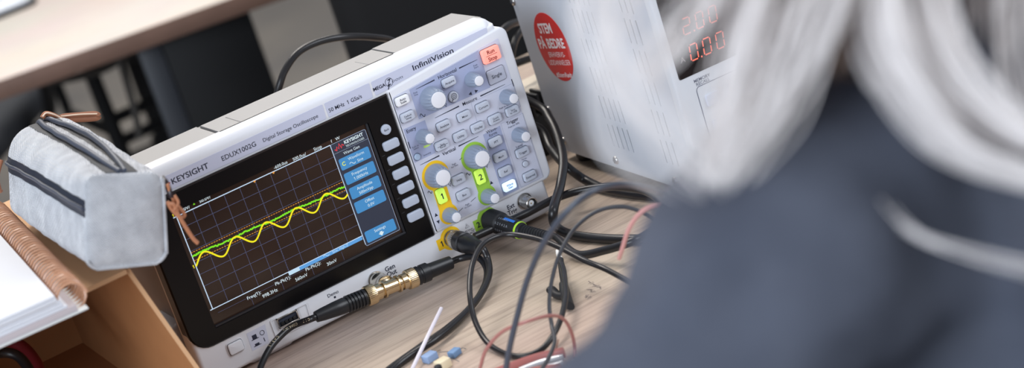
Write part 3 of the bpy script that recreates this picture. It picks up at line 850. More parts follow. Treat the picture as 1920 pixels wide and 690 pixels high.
bm = B(); tube(bm, [q0, q0 + pd2 * 8] + [Vector(p) - pr0 for p in (at(1082, 477, 5), at(1135, 469, 11), at(1192, 450, 18), at(1230, 426, 9), at(1247, 402, 7), at(1240, 378, 12), at(1205, 357, 15), at(1150, 350, 15), at(1090, 357, 16), aty(1040, 373, -14), aty(985, 401, -16), aty(945, 419, -14), aty(912, 434, -14), aty(890, 444, -14))], lambda q: 2.4 + 0.7 * min(1, q * 8), 12, 10); obj('jacket', bm, M_CABLE, probe)

# ------------------------------------------------------------------ loose cables on the bench


def cable(name, label, pts, r, m, cat='cable', k=10):
    P = [Vector(p) for p in pts]; base = Vector((P[0].x, P[0].y, 0))
    bm = B(); tube(bm, [p - base for p in P], r, 14, k)
    o = obj(name, bm, m); o.location = base / 1000
    return tag(o, label, cat)


A_ = lambda L: [at(*p) for p in L]
cable('mains_cable', 'thick black cable hanging behind the right edge of the oscilloscope and lying along the table',
      [(328, 165, 80), (338, 135, 88)] + [aty(1003, 195, 90), aty(1031, 224, 68), aty(1049, 266, 40), aty(1056, 306, 12), aty(1050, 350, -18)] + A_([(1038, 392, 24), (1040, 420, 12), (1062, 437, 5), (1110, 446, 3.6), (1180, 449, 3.6), (1250, 445, 3.6), (1330, 432, 3.6), (1420, 420, 3.6)]), 3.7, M_CABLE)
cable('mains_cable', 'thick black cable passing behind the hanging cable and along the foot of the power supply',
      [(313, 112, 62), (320, 100, 60), aty(1006, 238, 85), aty(1033, 279, 62)] + A_([(1062, 312, 22), (1098, 338, 7), (1140, 356, 4), (1200, 366, 3.8), (1290, 372, 3.8), (1400, 378, 3.8)]), 3.7, M_CABLE)
cable('thin_cable', 'blue grey thin cable arching high over the oval coil', A_([(1300, 395, 60), (1255, 370, 96), (1215, 354, 118), (1160, 346, 134), (1105, 362, 140), (1058, 402, 132), (1020, 455, 114), (990, 522, 90), (970, 592, 66), (955, 655, 44), (946, 710, 24), (940, 760, 6), (930, 800, 2)]), 1.9, mat('cable_slate', (70, 76, 88), 0.35))
cable('thin_cable', 'dark thinnest cable making the small arc inside the oval coil of the probe', A_([(1260, 460, 20), (1240, 430, 42), (1215, 404, 58), (1170, 388, 68), (1120, 396, 70), (1078, 428, 64), (1050, 475, 54), (1035, 525, 42), (1030, 572, 30), (1035, 612, 20), (1040, 640, 17), (1028, 672, 14.5), (1008, 705, 13), (1000, 740, 10)]), 1.35, mat('cable_charcoal', (52, 54, 60), 0.4))
tl = [(1220, 552, 12), (1142, 508, 16), (1095, 488, 22), (1045, 462, 30), (1000, 446, 36), (950, 440, 40), (908, 456, 42), (886, 495, 38), (881, 550, 28), (892, 605, 14), (920, 648, 4), (968, 668, 2.4), (1015, 655, 3), (1046, 612, 9), (1060, 560, 13), (1058, 515, 13), (1053, 495, 13)]
tb = at(1053, 495, 0)
lead2 = thing('test_lead', 'black test lead in a large open loop ending in a hook clip', 'cable', (tb.x, tb.y, 0))
TB = Vector((tb.x, tb.y, 0))
bm = B(); tube(bm, [p - TB for p in A_(tl)], 2.0, 14, 10); obj('jacket', bm, M_CABLE, lead2)
clip = thing('hook_clip', 'black hook clip with a white tip lying inside the looped test lead', 'clip', (at(1066, 572, 0).x, at(1066, 572, 0).y, 0))
CB = Vector((at(1066, 572, 0).x, at(1066, 572, 0).y, 0))
bm = B(); tube(bm, [p - CB for p in A_([(1051, 487, 7), (1054, 512, 5.5), (1058, 538, 5)])], 2.3, 12, 6)
tube(bm, [p - CB for p in A_([(1057, 534, 4.4), (1060, 552, 3.6), (1067, 573, 4.6)])], lambda t: (2.8 + 1.0 * math.sin(t * PI), 3.6 + 0.8 * t), 12, 6)
obj('clip_body', bm, M_RUB2, clip)
bm = B(); tube(bm, [p - CB for p in A_([(1058, 556, 3.6), (1046, 554, 3.2), (1034, 544, 5.5)])], lambda t: (2.6 + 0.8 * t, 2.8 + 2.2 * t), 12, 6); obj('thumb_lever', bm, M_RUB2, clip)
bm = B(); tube(bm, [p - CB for p in A_([(1044.5, 470, 9), (1047, 477, 8.2), (1051, 488, 7)])], lambda t: 1.2 + 1.0 * t, 12, 6); obj('tip', bm, mat('white_plastic', (236, 234, 230), 0.4), clip)['label'] = 'white tip'
cable('jumper_wire', 'pale pink wire arching up beside the dark sleeve', A_([(1161, 484, 58), (1167, 466, 70), (1178, 432, 86), (1196, 404, 98), (1222, 386, 106), (1262, 380, 108), (1300, 388, 104), (1330, 410, 90)]), 1.35, mat('wire_pink', (224, 164, 160), 0.4))
cable('jumper_wire', 'thin dull red wire looping over the black lead at the photo bottom', A_([(890, 715, 2), (900, 690, 14), (912, 655, 28), (942, 622, 40), (985, 604, 48), (1030, 592, 44), (1056, 598, 32), (1071, 622, 18), (1077, 650, 5), (1076, 670, 1.3)]), 1.15, mat('wire_red', (168, 112, 106), 0.4))
cable('component_leg', 'short brown bare wire standing beside the red edged tool', A_([(1041, 664, 2), (1044, 650, 8), (1047, 637, 14)]), 0.4, mat('wire_brown', (128, 84, 72), 0.5), 'wire')
cable('black_cable', 'black cable arching up behind the top of the oscilloscope', [aty(505, 230, 150), aty(523, 165, 140), aty(535, 131, 140), aty(560, 98, 140), aty(600, 78, 140), aty(650, 69, 140), aty(700, 70, 150), aty(740, 78, 165), aty(790, 110, 175), aty(820, 160, 170), aty(828, 220, 165)], 2.9, M_CABLE)

# cables and plugs in the gap behind, left of the power supply
cable('black_cable', 'black cable curving through the gap beside the power supply, uppermost', [aty(925, 75, 170), aty(955, 47, 190), aty(985, 40, 220), aty(1010, 50, 250), aty(1030, 100, 260), aty(1036, 180, 260)], 3.2, M_CABLE)
cable('black_cable', 'black cable curving down in the gap behind the top right scope corner', [aty(990, 48, 200), aty(972, 65, 185), aty(962, 90, 175), aty(958, 130, 175), aty(962, 160, 190)], 3.0, M_CABLE)
cable('black_cable', 'black cable crossing level behind the run stop button corner', [aty(930, 130, 190), aty(965, 120, 185), aty(1000, 108, 190), aty(1040, 100, 210)], 3.4, M_CABLE)
pb_ = aty(1000, 172, 175)
strip = thing('power_strip', 'cream power strip end in the gap left of the power supply', 'power strip', (pb_.x - 10, 175, 0))
bm = B(); box(bm, -45, 60, -22, 30, 30, pb_.z + 6, 4, 3); box(bm, -30, 50, -18, 26, 0, 31, 3); obj('body', bm, mat('cream_plastic', (226, 214, 196), 0.45), strip)
bm = B(); box(bm, -35, -10, -14, 14, pb_.z + 5, pb_.z + 24, 5, 3); lathe(bm, (-22, 0, pb_.z + 22), (0, 0, 1), [(6, 0), (5, 10), (3.4, 20)], 16); obj('plug', bm, M_RUB2, strip)
hb = aty(1003, 196, 128)
hs_ = thing('heat_sink', 'black finned block in the gap at the lower rear of the power supply', 'heat sink', (hb.x - 20, 128, 0))
bm = B(); box(bm, -30, 35, 0, 22, 0, hb.z - 10, 1)
for k in range(9): box(bm, -28 + k * 7.2, -25.6 + k * 7.2, -2, 22, hb.z - 11, hb.z + 8, 0.4)
obj('fins', bm, M_RUB2, hs_)

# ------------------------------------------------------------------ power supply
PSW, PSD, PSH0, PSH1 = 215, 238, 11, 196
ps = thing('power_supply', 'large silver bench power supply with a round red sticker on its side', 'power supply', (361.0, -131.3, 0), -math.atan2(0.0774, 0.997))
M_PS = mat('ps_sheet', (190, 195, 204), 0.36, metal=0.0, bump=0.03, bscale=900)
M_PSF = mat('ps_front', (206, 210, 216), 0.45)
# side sheet lies in the plane x=0; build it in XZ of a helper frame (a = 219 - s from the front, z) and turn it
SIDE = Matrix(((0, 1, 0, 0), (-1, 0, 0, 219), (0, 0, 1, 0), (0, 0, 0, 1)))   # helper (s, depth, z) -> local (depth, 227-s, z)
holes = []


def slot(s, z):
    a0, a1 = Vector((s, z)), Vector((s + 0.4, z - 18)); r = 0.9
    return [a0 + Vector((-r, 0)), a1 + Vector((-r, 0)), a1 + Vector((-r * 0.7, -r * 0.7)), a1 + Vector((0, -r)), a1 + Vector((r * 0.7, -r * 0.7)), a1 + Vector((r, 0)),
            a0 + Vector((r, 0)), a0 + Vector((r * 0.7, r * 0.7)), a0 + Vector((0, r)), a0 + Vector((-r * 0.7, r * 0.7))]


for row in range(6):
    zt = 91 + 80 - row * 24.3
    for k in range(5): holes.append(slot(94.6 + k * 8.1, zt))
    for k in range(3): holes.append(slot(178.4 + k * 8.6, zt))
bm = B(); so = rpoly([(-16, PSH0), (218, PSH0), (218, PSH1), (-16, PSH1)], 0.6, 2)
fl = holed(bm, so, holes, 0, 1.6)
n = len(so); bk = [bm.verts.new((p.x, 5, p.y)) for p in so]
for i in range(n): face(bm, [bk[i], bk[(i + 1) % n], fl[(i + 1) % n], fl[i]])
obj('side_panel', bm, M_PS, ps, matrix=SIDE, smooth=0.5)
bm = B(); box(bm, 1.8, PSW - 2, 2, PSD - 4, PSH0, PSH1 - 0.5); obj('chassis', bm, mat('ps_dark', (34, 35, 38), 0.6), ps)
bm = B(); box(bm, 0.2, PSW, 0, PSD - 3.5, PSH1 - 1, PSH1 + 0.5, 0.4); box(bm, PSW - 1.4, PSW, 0, PSD - 3.5, PSH0, PSH1, 0.3); box(bm, 0.4, PSW, PSD - 5, PSD - 3, PSH0, PSH1, 0.4); obj('cover', bm, M_PS, ps)
bm = B(); box(bm, -0.8, PSW + 0.8, -9, 1, PSH0 - 1, PSH1 + 1, 2.2, 3); fr = obj('front_panel', bm, M_PSF, ps)
for fx, fy in ((42, 40), (PSW - 15, 40), (15, PSD - 25), (PSW - 15, PSD - 25)):
    bm = B(); lathe(bm, (fx, fy, 0), (0, 0, 1), [(9, 0), (10, 3), (10, PSH0 + 0.5)], 20); obj('foot', bm, M_RUB2, ps)
for s, z in ((-11, -44.2 + 91), (1, -70.5 + 91), (91.4, -72.7 + 91), (184.4, -73.9 + 91), (-13, 53 + 91), (91, 97 + 91), (200, 97 + 91)):
    bm = B(); lathe(bm, (0, 219 - s, z), (-1, 0, 0), [(3.6, -0.5), (3.6, 0.6), (3.2, 1.4), (2.2, 2.0), (0.8, 2.2)], 18); sc_ = obj('screw', bm, M_STEEL, ps)
    bm = B(); box(bm, -2.35, -2.0, 219 - s - 2.0, 219 - s + 2.0, z - 0.4, z + 0.4); box(bm, -2.36, -2.0, 219 - s - 0.4, 219 - s + 0.4, z - 2, z + 2); obj('screw_slot', bm, M_GAP, sc_)
# sticker
bm = B(); o = [Vector((38 + 29.6 * math.cos(2 * PI * i / 64), 109.2 + 29.6 * math.sin(2 * PI * i / 64))) for i in range(64)]
plate(bm, o, 0, -0.25, 0.1, 1); stk = obj('sticker', bm, mat('sticker_red', (206, 28, 30), 0.4), ps, matrix=SIDE); stk['label'] = 'round red sticker with white lettering'
bm = B(); ro = 0.115
for s, x, z, c, wd, bo in [('STEM', 33.0, 125, 8.2, 25, 0.03), ('PÅ BEDRE', 36.6, 112.3, 8.0, 49, 0.03), ('ERHVERVS-', 40.4, 103, 4.4, 31, 0.0), ('UDDANNELSER', 41.4, 96.2, 4.4, 41, 0.0), ('#StemRødt', 42.6, 85.6, 4.2, 30, 0.012)]:
    text(bm, s, x, z, c, -0.32, wd, bo, rot=ro)
obj('sticker_lettering', bm, mat('sticker_white', (244, 236, 238), 0.5), stk, matrix=SIDE)
# front displays
bm = B(); plate(bm, rpoly([(4, 102.5), (76, 102.5), (76, 170), (4, 170)], 1.5, 3), -8.9, -9.4, 0.2, 1); dw = obj('meter_window', bm, mat('meter_dark', (30, 24, 24), 0.2), ps)
SEG = {'0': 'abcdef', '2': 'abged', '8': 'abcdefg', '1': 'bc', '5': 'afgcd'}


def seg7(bm, ch, x, z, w_, h_, y, sl=0.12):
    t = w_ * 0.16
    P = {'a': ((0, h_), (w_, h_)), 'd': ((0, 0), (w_, 0)), 'g': ((0, h_ / 2), (w_, h_ / 2)), 'f': ((0, h_ / 2), (0, h_)), 'b': ((w_, h_ / 2), (w_, h_)), 'e': ((0, 0), (0, h_ / 2)), 'c': ((w_, 0), (w_, h_ / 2))}
    for s in SEG[ch]:
        a, b_ = [Vector(q) for q in P[s]]; d = (b_ - a).normalized() * t * 0.6; a += d; b_ -= d
        line(bm, x + a.x + a.y * sl, z + a.y, x + b_.x + b_.y * sl, z + b_.y, t, y)


bm = B()
for row, chs in ((132.5, '200'), (112.4, '000')):
    for k, ch in enumerate(chs):
        seg7(bm, ch, 17.6 + k * 11.4, row, 6.2, 11.4, -9.6)
    line(bm, 17.6 + 8.2, row + 0.1, 17.6 + 9.4, row + 0.1, 1.3, -9.6)
obj('meter_digits', bm, em('led_red', (255, 120, 96), 1.1), dw)
for ch, z in (('V', 137), ('A', 116)):
    bm = B(); text(bm, ch, 11, z, 4, -9.6, bold=0); obj('unit_letter', bm, em('led_white', (200, 190, 190), 0.5), dw)
bm = B(); text(bm, 'MEMORY\nRECALL', 22, 96, 2.4, -9.1, bold=0.01)
obj('front_lettering', bm, M_INK2, fr); bm = B()
bl = rpoly([(15, 46), (70, 46), (70, 92.5), (15, 92.5)], 3, 4)
for i in range(len(bl)): line(bm, *bl[i], *bl[(i + 1) % len(bl)], 0.6, -9.1)
obj('outline', bm, M_INK2, fr); bm = B()
bl = rpoly([(152, 32), (196, 32), (196, 64), (152, 64)], 3, 4)
for i in range(len(bl)): line(bm, *bl[i], *bl[(i + 1) % len(bl)], 0.6, -9.1)
obj('outline', bm, M_INK2, fr)
for x, z in [(22, 80), (40, 80), (58, 80), (22, 60), (40, 60), (58, 60), (160, 52), (178, 52)]:
    bm = B(); plate(bm, rrect(x + 4, z, 12, 9, 1.5), -8.8, -11, 0.7, 2); obj('button', bm, M_BTN, ps)
for k, (x, m) in enumerate([(90, M_RUB2), (112, M_RED), (134, M_RUB2)]):
    bm = B(); lathe(bm, (x, -9, 38), (0, -1, 0), [(6, 0), (6, 4), (4, 5), (4, 8), (7, 9), (7, 17), (5, 18)], 24); obj('binding_post', bm, m, ps)

# ------------------------------------------------------------------ small parts on the bench
M_BCAP = mat('capacitor_blue', (138, 162, 198), 0.5)


def cap_part(name, label, u, v, w_, d_, h_, rz, m, legs):
    p = at(u, v, 0); t = thing(name, label, 'capacitor', (p.x, p.y, 0), rz)
    bm = B(); box(bm, -w_ / 2, w_ / 2, -d_ / 2, d_ / 2, 0, h_, 0.7, 3); obj('case', bm, m, t)
    for s in (-1, 1):
        bm = B(); tube(bm, [(w_ / 2 - 0.5, s * d_ * 0.22, h_ * 0.5), (w_ / 2 + 3, s * d_ * 0.25, h_ * 0.45), (w_ / 2 + legs, s * d_ * 0.6, 0.6)], 0.3, 8, 5); obj('leg', bm, M_STEEL, t)


cap_part('film_capacitor', 'blue box capacitor lying nearest the white cable tie', 808, 676, 9.5, 7.5, 5.4, 0.2, M_BCAP, 8)
cap_part('film_capacitor', 'smaller blue box capacitor farther from the white cable tie', 854, 667, 8.4, 6.0, 4.6, 0.35, mat('capacitor_blue_deep', (112, 146, 186), 0.5), 4)
cap_part('film_capacitor', 'cream box capacitor at the lower photo edge between two blue ones', 833, 690, 9.5, 8.0, 6.5, 0.1, mat('capacitor_cream', (226, 212, 180), 0.5), 5)
p = at(830, 714, 0); t = thing('transistor', 'small black component in front of the cream capacitor', 'electronic part', (p.x, p.y, 0), 0.5)
bm = B(); lathe(bm, (0, 0, 6), (0, 0, 1), [(2.6, 0), (2.6, 5), (2.2, 5.6)], 20); obj('case', bm, M_RUB2, t)
for k in (-1, 0, 1):
    bm = B(); tube(bm, [(k * 1.2, 0, 6.2), (k * 1.5, 0.2, 3), (k * 1.8, 0.4, 0.3)], 0.25, 6, 3); obj('leg', bm, M_STEEL, t)
p = at(780, 720, 0); t = thing('transistor', 'small black component at the foot of the white cable tie', 'electronic part', (p.x, p.y, 0), 0.1)
bm = B(); lathe(bm, (0, 0, 5), (0, 0, 1), [(2.6, 0), (2.6, 5), (2.2, 5.6)], 20); obj('case', bm, M_RUB2, t)
for k in (-1, 0, 1):
    bm = B(); tube(bm, [(k * 1.2, 0, 5.2), (k * 1.5, 0.2, 3), (k * 1.8, 0.4, 0.3)], 0.25, 6, 3); obj('leg', bm, M_STEEL, t)
tie = A_([(828, 577, 16), (806, 622, 12), (788, 660, 7), (770, 698, 3), (750, 740, 0.7)])
base = Vector((tie[-1].x, tie[-1].y, 0))
bm = B(); tube(bm, [q - base for q in tie], (1.35, 0.7), 12, 6); o = obj('cable_tie', bm, mat('tie_white', (232, 226, 236), 0.35, trans=0.15)); o.location = base / 1000
tag(o, 'straight translucent white cable tie crossing over the black leads', 'cable tie')
# red edged tool at the lower edge
p = at(1000, 690, 0); tool = thing('wire_stripper', 'silver hand tool with dull red handles at the photo bottom edge', 'tool', (p.x, p.y, 0)); TP = Vector((p.x, p.y, 0))
for L, nm in (([(915, 705, 5), (960, 688, 6), (1010, 671, 6), (1058, 660, 6)], 'handle'), ([(960, 712, 5), (1000, 698, 5), (1050, 690, 5)], 'handle')):
    bm = B(); tube(bm, [q - TP for q in A_(L)], (3.6, 2.0), 12, 6, flat=(0, 0, 1)); obj(nm, bm, mat('handle_red', (164, 98, 92), 0.45), tool)
for L in ([(975, 695, 4), (1010, 681, 4), (1056, 668, 4)], [(985, 704, 3), (1020, 692, 3), (1056, 680, 3)], [(1000, 712, 3), (1030, 702, 3), (1056, 696, 3)]):
    bm = B(); tube(bm, [q - TP for q in A_(L)], (2.2, 3.0), 10, 6, flat=(0, 0, 1)); obj('blade', bm, mat('tool_steel', (205, 208, 214), 0.3, metal=0.6), tool)

# ------------------------------------------------------------------ cardboard box, notebook, pencil case
M_CARD = mat('cardboard', (172, 119, 74), 0.85, rgb2=(158, 106, 64), vscale=14, bump=0.1, bscale=200)
M_CARD2 = mat('cardboard_edge', (206, 164, 124), 0.85)
BXT = 134          # top height
cb = thing('cardboard_box', 'open brown cardboard box on its side under the notebook', 'box', (-150, 60, 0))
bo = Vector((-150, 60, 0))


def panel3(pts, thick):
    bm = B(); a, b_, c, d = [Vector(p) - bo for p in pts]
    nn = (b_ - a).cross(d - a).normalized() * thick
    v = [bm.verts.new(q) for q in (a, b_, c, d)] + [bm.verts.new(q + nn) for q in (a, b_, c, d)]
    for f in ((3, 2, 1, 0), (4, 5, 6, 7), (0, 1, 5, 4), (1, 2, 6, 5), (2, 3, 7, 6), (3, 0, 4, 7)): face(bm, [v[i] for i in f])
    bmesh.ops.recalc_face_normals(bm, faces=bm.faces)
    return bm


BL = -330
obj('back_wall', panel3([(BL, 216, 0), (-28, 216, 0), (-28, 216, BXT - 3), (BL, 216, BXT - 3)], 3), M_CARD, cb)
obj('bottom_panel', panel3([(BL, -85, 0.2), (-30, -85, 0.2), (-30, 216, 0.2), (BL, 216, 0.2)], 2.5), M_CARD, cb)
obj('top_panel', panel3([(BL, -84, BXT - 3), (-42, -84, BXT - 3), (-30, 219, BXT - 3), (BL, 219, BXT - 3)], 3), M_CARD2, cb)
bm = B()
nv, nz = 10, 8; grid = {}
for off in (0, 1):
    for i in range(nv + 1):
        for j in range(nz + 1):
            t = i / nv; y = 216 - 298 * t; z = (BXT - 1) * j / nz
            flare = max(0, t - 0.5) ** 2 * 70 * (1 - j / nz) - 12 * t * (j / nz)
            grid[off, i, j] = bm.verts.new(Vector((-30 + flare + off * 3, y, z)) - bo)
for i in range(nv):
    for j in range(nz):
        face(bm, [grid[0, i, j], grid[0, i + 1, j], grid[0, i + 1, j + 1], grid[0, i, j + 1]])
        face(bm, [grid[1, i, j + 1], grid[1, i + 1, j + 1], grid[1, i + 1, j], grid[1, i, j]])
for j in range(nz):
    f = face(bm, [grid[0, nv, j], grid[1, nv, j], grid[1, nv, j + 1], grid[0, nv, j + 1]]); f.material_index = 1
for i in range(nv):
    f = face(bm, [grid[0, i, nz], grid[0, i + 1, nz], grid[1, i + 1, nz], grid[1, i, nz]]); f.material_index = 1
bmesh.ops.recalc_face_normals(bm, faces=bm.faces)
obj('side_wall', bm, None, cb, mats=[M_CARD, M_CARD2])
obj('side_wall', panel3([(BL, -84, 0), (BL, 216, 0), (BL, 216, BXT - 3), (BL, -84, BXT - 3)], 3), M_CARD, cb)
# leads lying in the box
cable('test_lead', 'dark red lead coiled inside the cardboard box', [aty(-90, 690, 30), aty(-50, 655, 50), aty(0, 638, 70), aty(38, 648, 62), aty(66, 678, 45), aty(80, 715, 25), aty(84, 745, 0)], 4.4, mat('lead_red', (108, 28, 36), 0.45))
cable('test_lead', 'black lead coiled inside the cardboard box', [aty(-80, 720, 0), aty(-40, 680, 10), aty(0, 662, 20), aty(34, 668, 15), aty(58, 700, 0), aty(66, 735, -20)], 3.6, M_RUB)

# notebook
NBZ = BXT + 0.3
na, nb_ = at(150, 555, NBZ + 10), at(2, 398, NBZ + 10)
ndir = Vector((nb_.x - na.x, nb_.y - na.y, 0)).normalized(); nang = math.atan2(ndir.y, ndir.x) - PI / 2
nb = thing('notebook', 'open white spiral notebook with a brown coil on the cardboard box', 'notebook', (na.x, na.y, NBZ), nang)
LEN = 292
bm = B(); box(bm, -222, 2, 0, LEN, 0, 1.2, 0.3); obj('back_cover', bm, mat('cover_clear', (214, 216, 214), 0.3), nb)
bm = B(); box(bm, -222, -4, 2, LEN - 2, 1.3, 5.4, 0.2); obj('divider_pages', bm, mat('divider', (186, 176, 178), 0.8), nb)
bm = B()
for k in range(5): box(bm, -222 + k * 0.3, -9 - (k % 2) * 0.8 - k * 1.2, 3 + (k % 3) * 0.5, LEN - 3, 5.5 + k * 2.1, 7.4 + k * 2.1, 0.2)
obj('page_block', bm, mat('paper', (214, 216, 222), 0.75), nb)
bm = B()
for k, yy in enumerate((92, 104, 128)):
    for j in range(5 - k): box(bm, -90 + j * 7, -85 + j * 7, yy, yy + 1.6, 15.72, 15.78)
obj('print', bm, mat('print_grey', (150, 152, 158), 0.8), nb)
bm = B(); turns = 40; pts = []
for i in range(turns * 14 + 1):
    a = 2 * PI * i / 14; pts.append(Vector((-4 + 9.4 * math.cos(a), 3 + (LEN - 6) * i / (turns * 14), 9.8 + 9.4 * math.sin(a))))
tube(bm, pts, 0.85, 6, 1); obj('coil', bm, mat('coil_brown', (190, 142, 112), 0.3), nb)['label'] = 'brown plastic spiral coil'

# pencil case : local frame e1 back, e2 right (rolled), e3 up
e1 = Vector((0.03, 1, 0)).normalized(); roll = math.radians(19.5)
e2h = Vector((e1.y, -e1.x, 0)); e2 = (e2h * math.cos(roll) - Vector((0, 0, 1)) * math.sin(roll)).normalized(); e3 = e2.cross(e1)
b0 = at(157, 506, 151)
bag = thing('pencil_case', 'grey canvas pencil case with black zips beside the oscilloscope', 'pencil case', b0)
BM = Matrix(((e2.x, e1.x, e3.x, 0), (e2.y, e1.y, e3.y, 0), (e2.z, e1.z, e3.z, 0), (0, 0, 0, 1)))   # (right, back, up) -> place
BW, BH, BLn = 56, 60, 226


def bag_sec(s):
    f = s / BLn
    g = min(1.0, 0.95 + 0.05 * math.sin(min(1, f * 6.0) * PI / 2)) * (1 - 0.3 * max(0, (f - 0.86) / 0.14) ** 2.2)
    hw = BW / 2 * (g * 0.96 + 0.04 * math.sin(f * PI)); hh = BH * (1 + 0.06 * f + 0.03 * math.sin(f * 5)) * (1 - 0.22 * max(0, (f - 0.88) / 0.12) ** 2)
    o = rpoly([(-hw, 0), (hw, 0), (hw * 0.98, hh * 0.97), (-hw * 0.98, hh)], [9, 9, 20 * min(1, 0.4 + 2.2 * f), 17 * min(1, 0.4 + 2.2 * f)], 8)
    out = []
    for p in o:
        bul = 2.2 * math.sin(PI * min(1, max(0, p.y / hh))) * (1 if p.x > 0 else -1) * math.sin(PI * f)
        wr = 0.7 * math.sin(p.y * 0.21 + s * 0.13) + 0.5 * math.sin(s * 0.31 - p.y * 0.11)
        out.append(Vector((BW / 2 + p.x + bul + wr * (1 if p.x > 0 else -1) * 0.6, s, p.y + wr * 0.3 * (p.y / hh) + (BW / 2 + p.x) * 0.3 * f)))
    return out


bm = B(); rings = []; NS = 40
for i in range(NS + 1):
    s = BLn * i / NS; rings.append([bm.verts.new(p) for p in bag_sec(s)])
n = len(rings[0])
for r0, r1 in zip(rings, rings[1:]):
    for i in range(n): face(bm, [r0[i], r0[(i + 1) % n], r1[(i + 1) % n], r1[i]])


def cap_rings(ring, sgn, depth, steps=6):
    prev = ring; cen = sum((v.co for v in ring), Vector()) / len(ring)
    for k in range(1, steps + 1):
        t = k / steps; cur = []
        for v in ring:
            q = v.co.lerp(cen, t); q.y += sgn * depth * (1 - (1 - t) ** 2.2); cur.append(q)
        if k == steps:
            c0 = bm.verts.new(sum(cur, Vector()) / len(cur))
            for i in range(len(prev)): face(bm, [prev[i], prev[(i + 1) % len(prev)], c0])
        else:
            nv_ = [bm.verts.new(q) for q in cur]
            for i in range(len(prev)): face(bm, [prev[i], prev[(i + 1) % len(prev)], nv_[(i + 1) % len(prev)], nv_[i]])
            prev = nv_


cap_rings(rings[0], -1, 4); cap_rings(rings[-1], 1, 9)
bmesh.ops.recalc_face_normals(bm, faces=bm.faces)
body_pts = [[v.co.copy() for v in r] for r in rings]
M_CANV = weave_mat()
obj('body', bm, M_CANV, bag, matrix=BM, smooth=1.2)
bm = B(); fr_ = body_pts[0] ; cc = sum(fr_, Vector()) / n
tube(bm, [p + (p - cc).normalized() * 0.6 for p in fr_[2:22]], 1.2, 8, 2); obj('piping', bm, M_CANV, bag, matrix=BM)


def surf(s, ang_idx):        # point on the skin by fractional index
    i = s / BLn * NS; i0 = max(0, min(NS - 1, int(i))); t = i - i0
    k0 = int(ang_idx) % n; k1 = (k0 + 1) % n; tk = ang_idx - int(ang_idx)
    a = body_pts[i0][k0].lerp(body_pts[i0][k1], tk); b_ = body_pts[i0 + 1][k0].lerp(body_pts[i0 + 1][k1], tk)
    return a.lerp(b_, t)


def top_pt(s, x, up=0.0):    # skin point on the roof at sideways offset x
    best = None
    i = s / BLn * NS; i0 = max(0, min(NS - 1, int(i))); t = i - i0
    ring = [a.lerp(b_, t) for a, b_ in zip(body_pts[i0], body_pts[i0 + 1])]
    for a, b_ in zip(ring, ring[1:] + ring[:1]):
        if a.z > BH * 0.5 and min(a.x, b_.x) <= x <= max(a.x, b_.x) and abs(a.x - b_.x) > 1e-6:
            q = a.lerp(b_, (x - a.x) / (b_.x - a.x))
            if best is None or q.z > best.z: best = q
    if best is None: best = Vector((x, s, BH * 0.9))
    return Vector((x, s, best.z + up))


M_ZIP = mat('zip_tape', (40, 42, 48), 0.6, bump=0.2, bscale=700); M_LIP = mat('zip_lip', (62, 68, 82), 0.4)
bm = B(); NSs = 30
xa = [17, 20, 23, 26, 29, 32, 35, 38]
gr = [[bm.verts.new(top_pt(3 + (BLn - 9) * i / NSs, x, 0.5 - (2.2 if 24 < x < 31 and 0.1 < i / NSs < 0.9 else 0) + 0.0)) for x in xa] for i in range(NSs + 1)]
for i in range(NSs):
    for j in range(len(xa) - 1): face(bm, [gr[i][j], gr[i][j + 1], gr[i + 1][j + 1], gr[i + 1][j]])
tz = obj('top_zip', bm, M_ZIP, bag, matrix=BM)
for sg in (-1, 1):
    bm = B(); tube(bm, [top_pt(3 + (BLn - 14) * t, 27.5 + sg * (1.6 + 6.0 * math.sin(PI * t) ** 0.8), 1.2 + 2.2 * math.sin(PI * t)) for t in [i / 16 for i in range(17)]], (1.9, 1.4), 10, 4); obj('zip_lip', bm, M_LIP, tz, matrix=BM)
bm = B(); gr = []


def left_pt(s, z, off):
    i = s / BLn * NS; i0 = max(0, min(NS - 1, int(i))); t = i - i0
    ring = [a.lerp(b_, t) for a, b_ in zip(body_pts[i0], body_pts[i0 + 1])]
    for a, b_ in zip(ring, ring[1:] + ring[:1]):
        if a.x < BW / 2 and min(a.z, b_.z) <= z <= max(a.z, b_.z) and abs(a.z - b_.z) > 1e-6:
            q = a.lerp(b_, (z - a.z) / (b_.z - a.z)); return Vector((q.x - off, s, z))
    return Vector((-off, s, z))


zz = [34, 36.5, 39, 40.2, 42.5, 45]
gr = [[bm.verts.new(left_pt(1 + (BLn - 14) * i / 24, z + 3.0 * math.sin(i / 24 * PI) - 1, 0.5 + (0.9 if 38.5 < z < 41 else 0))) for z in zz] for i in range(25)]
for i in range(24):
    for j in range(len(zz) - 1): face(bm, [gr[i][j], gr[i + 1][j], gr[i + 1][j + 1], gr[i][j + 1]])
sz_ = obj('side_zip', bm, mat('zip_navy', (34, 40, 54), 0.45, bump=0.2, bscale=700), bag, matrix=BM)
bm = B(); tube(bm, [left_pt(1 + (BLn - 14) * i / 20, 39.6 + 3 * math.sin(i / 20 * PI) - 1, 1.3) for i in range(21)], (1.2, 1.9), 8, 3); obj('zip_teeth', bm, M_LIP, sz_, matrix=BM)
# leather pulls
M_LEA = mat('leather_tan', (158, 104, 76), 0.55); M_LEAE = mat('leather_edge', (232, 206, 182), 0.6)
yb = b0.y + 208


def strap(pts, wd, nm):
    bm = B(); tube(bm, [Vector(p) - b0 for p in pts], (wd, 0.9), 10, 6, flat=-FWD.cross(RIGHT)); o = obj(nm, bm, M_LEA, bag); return o


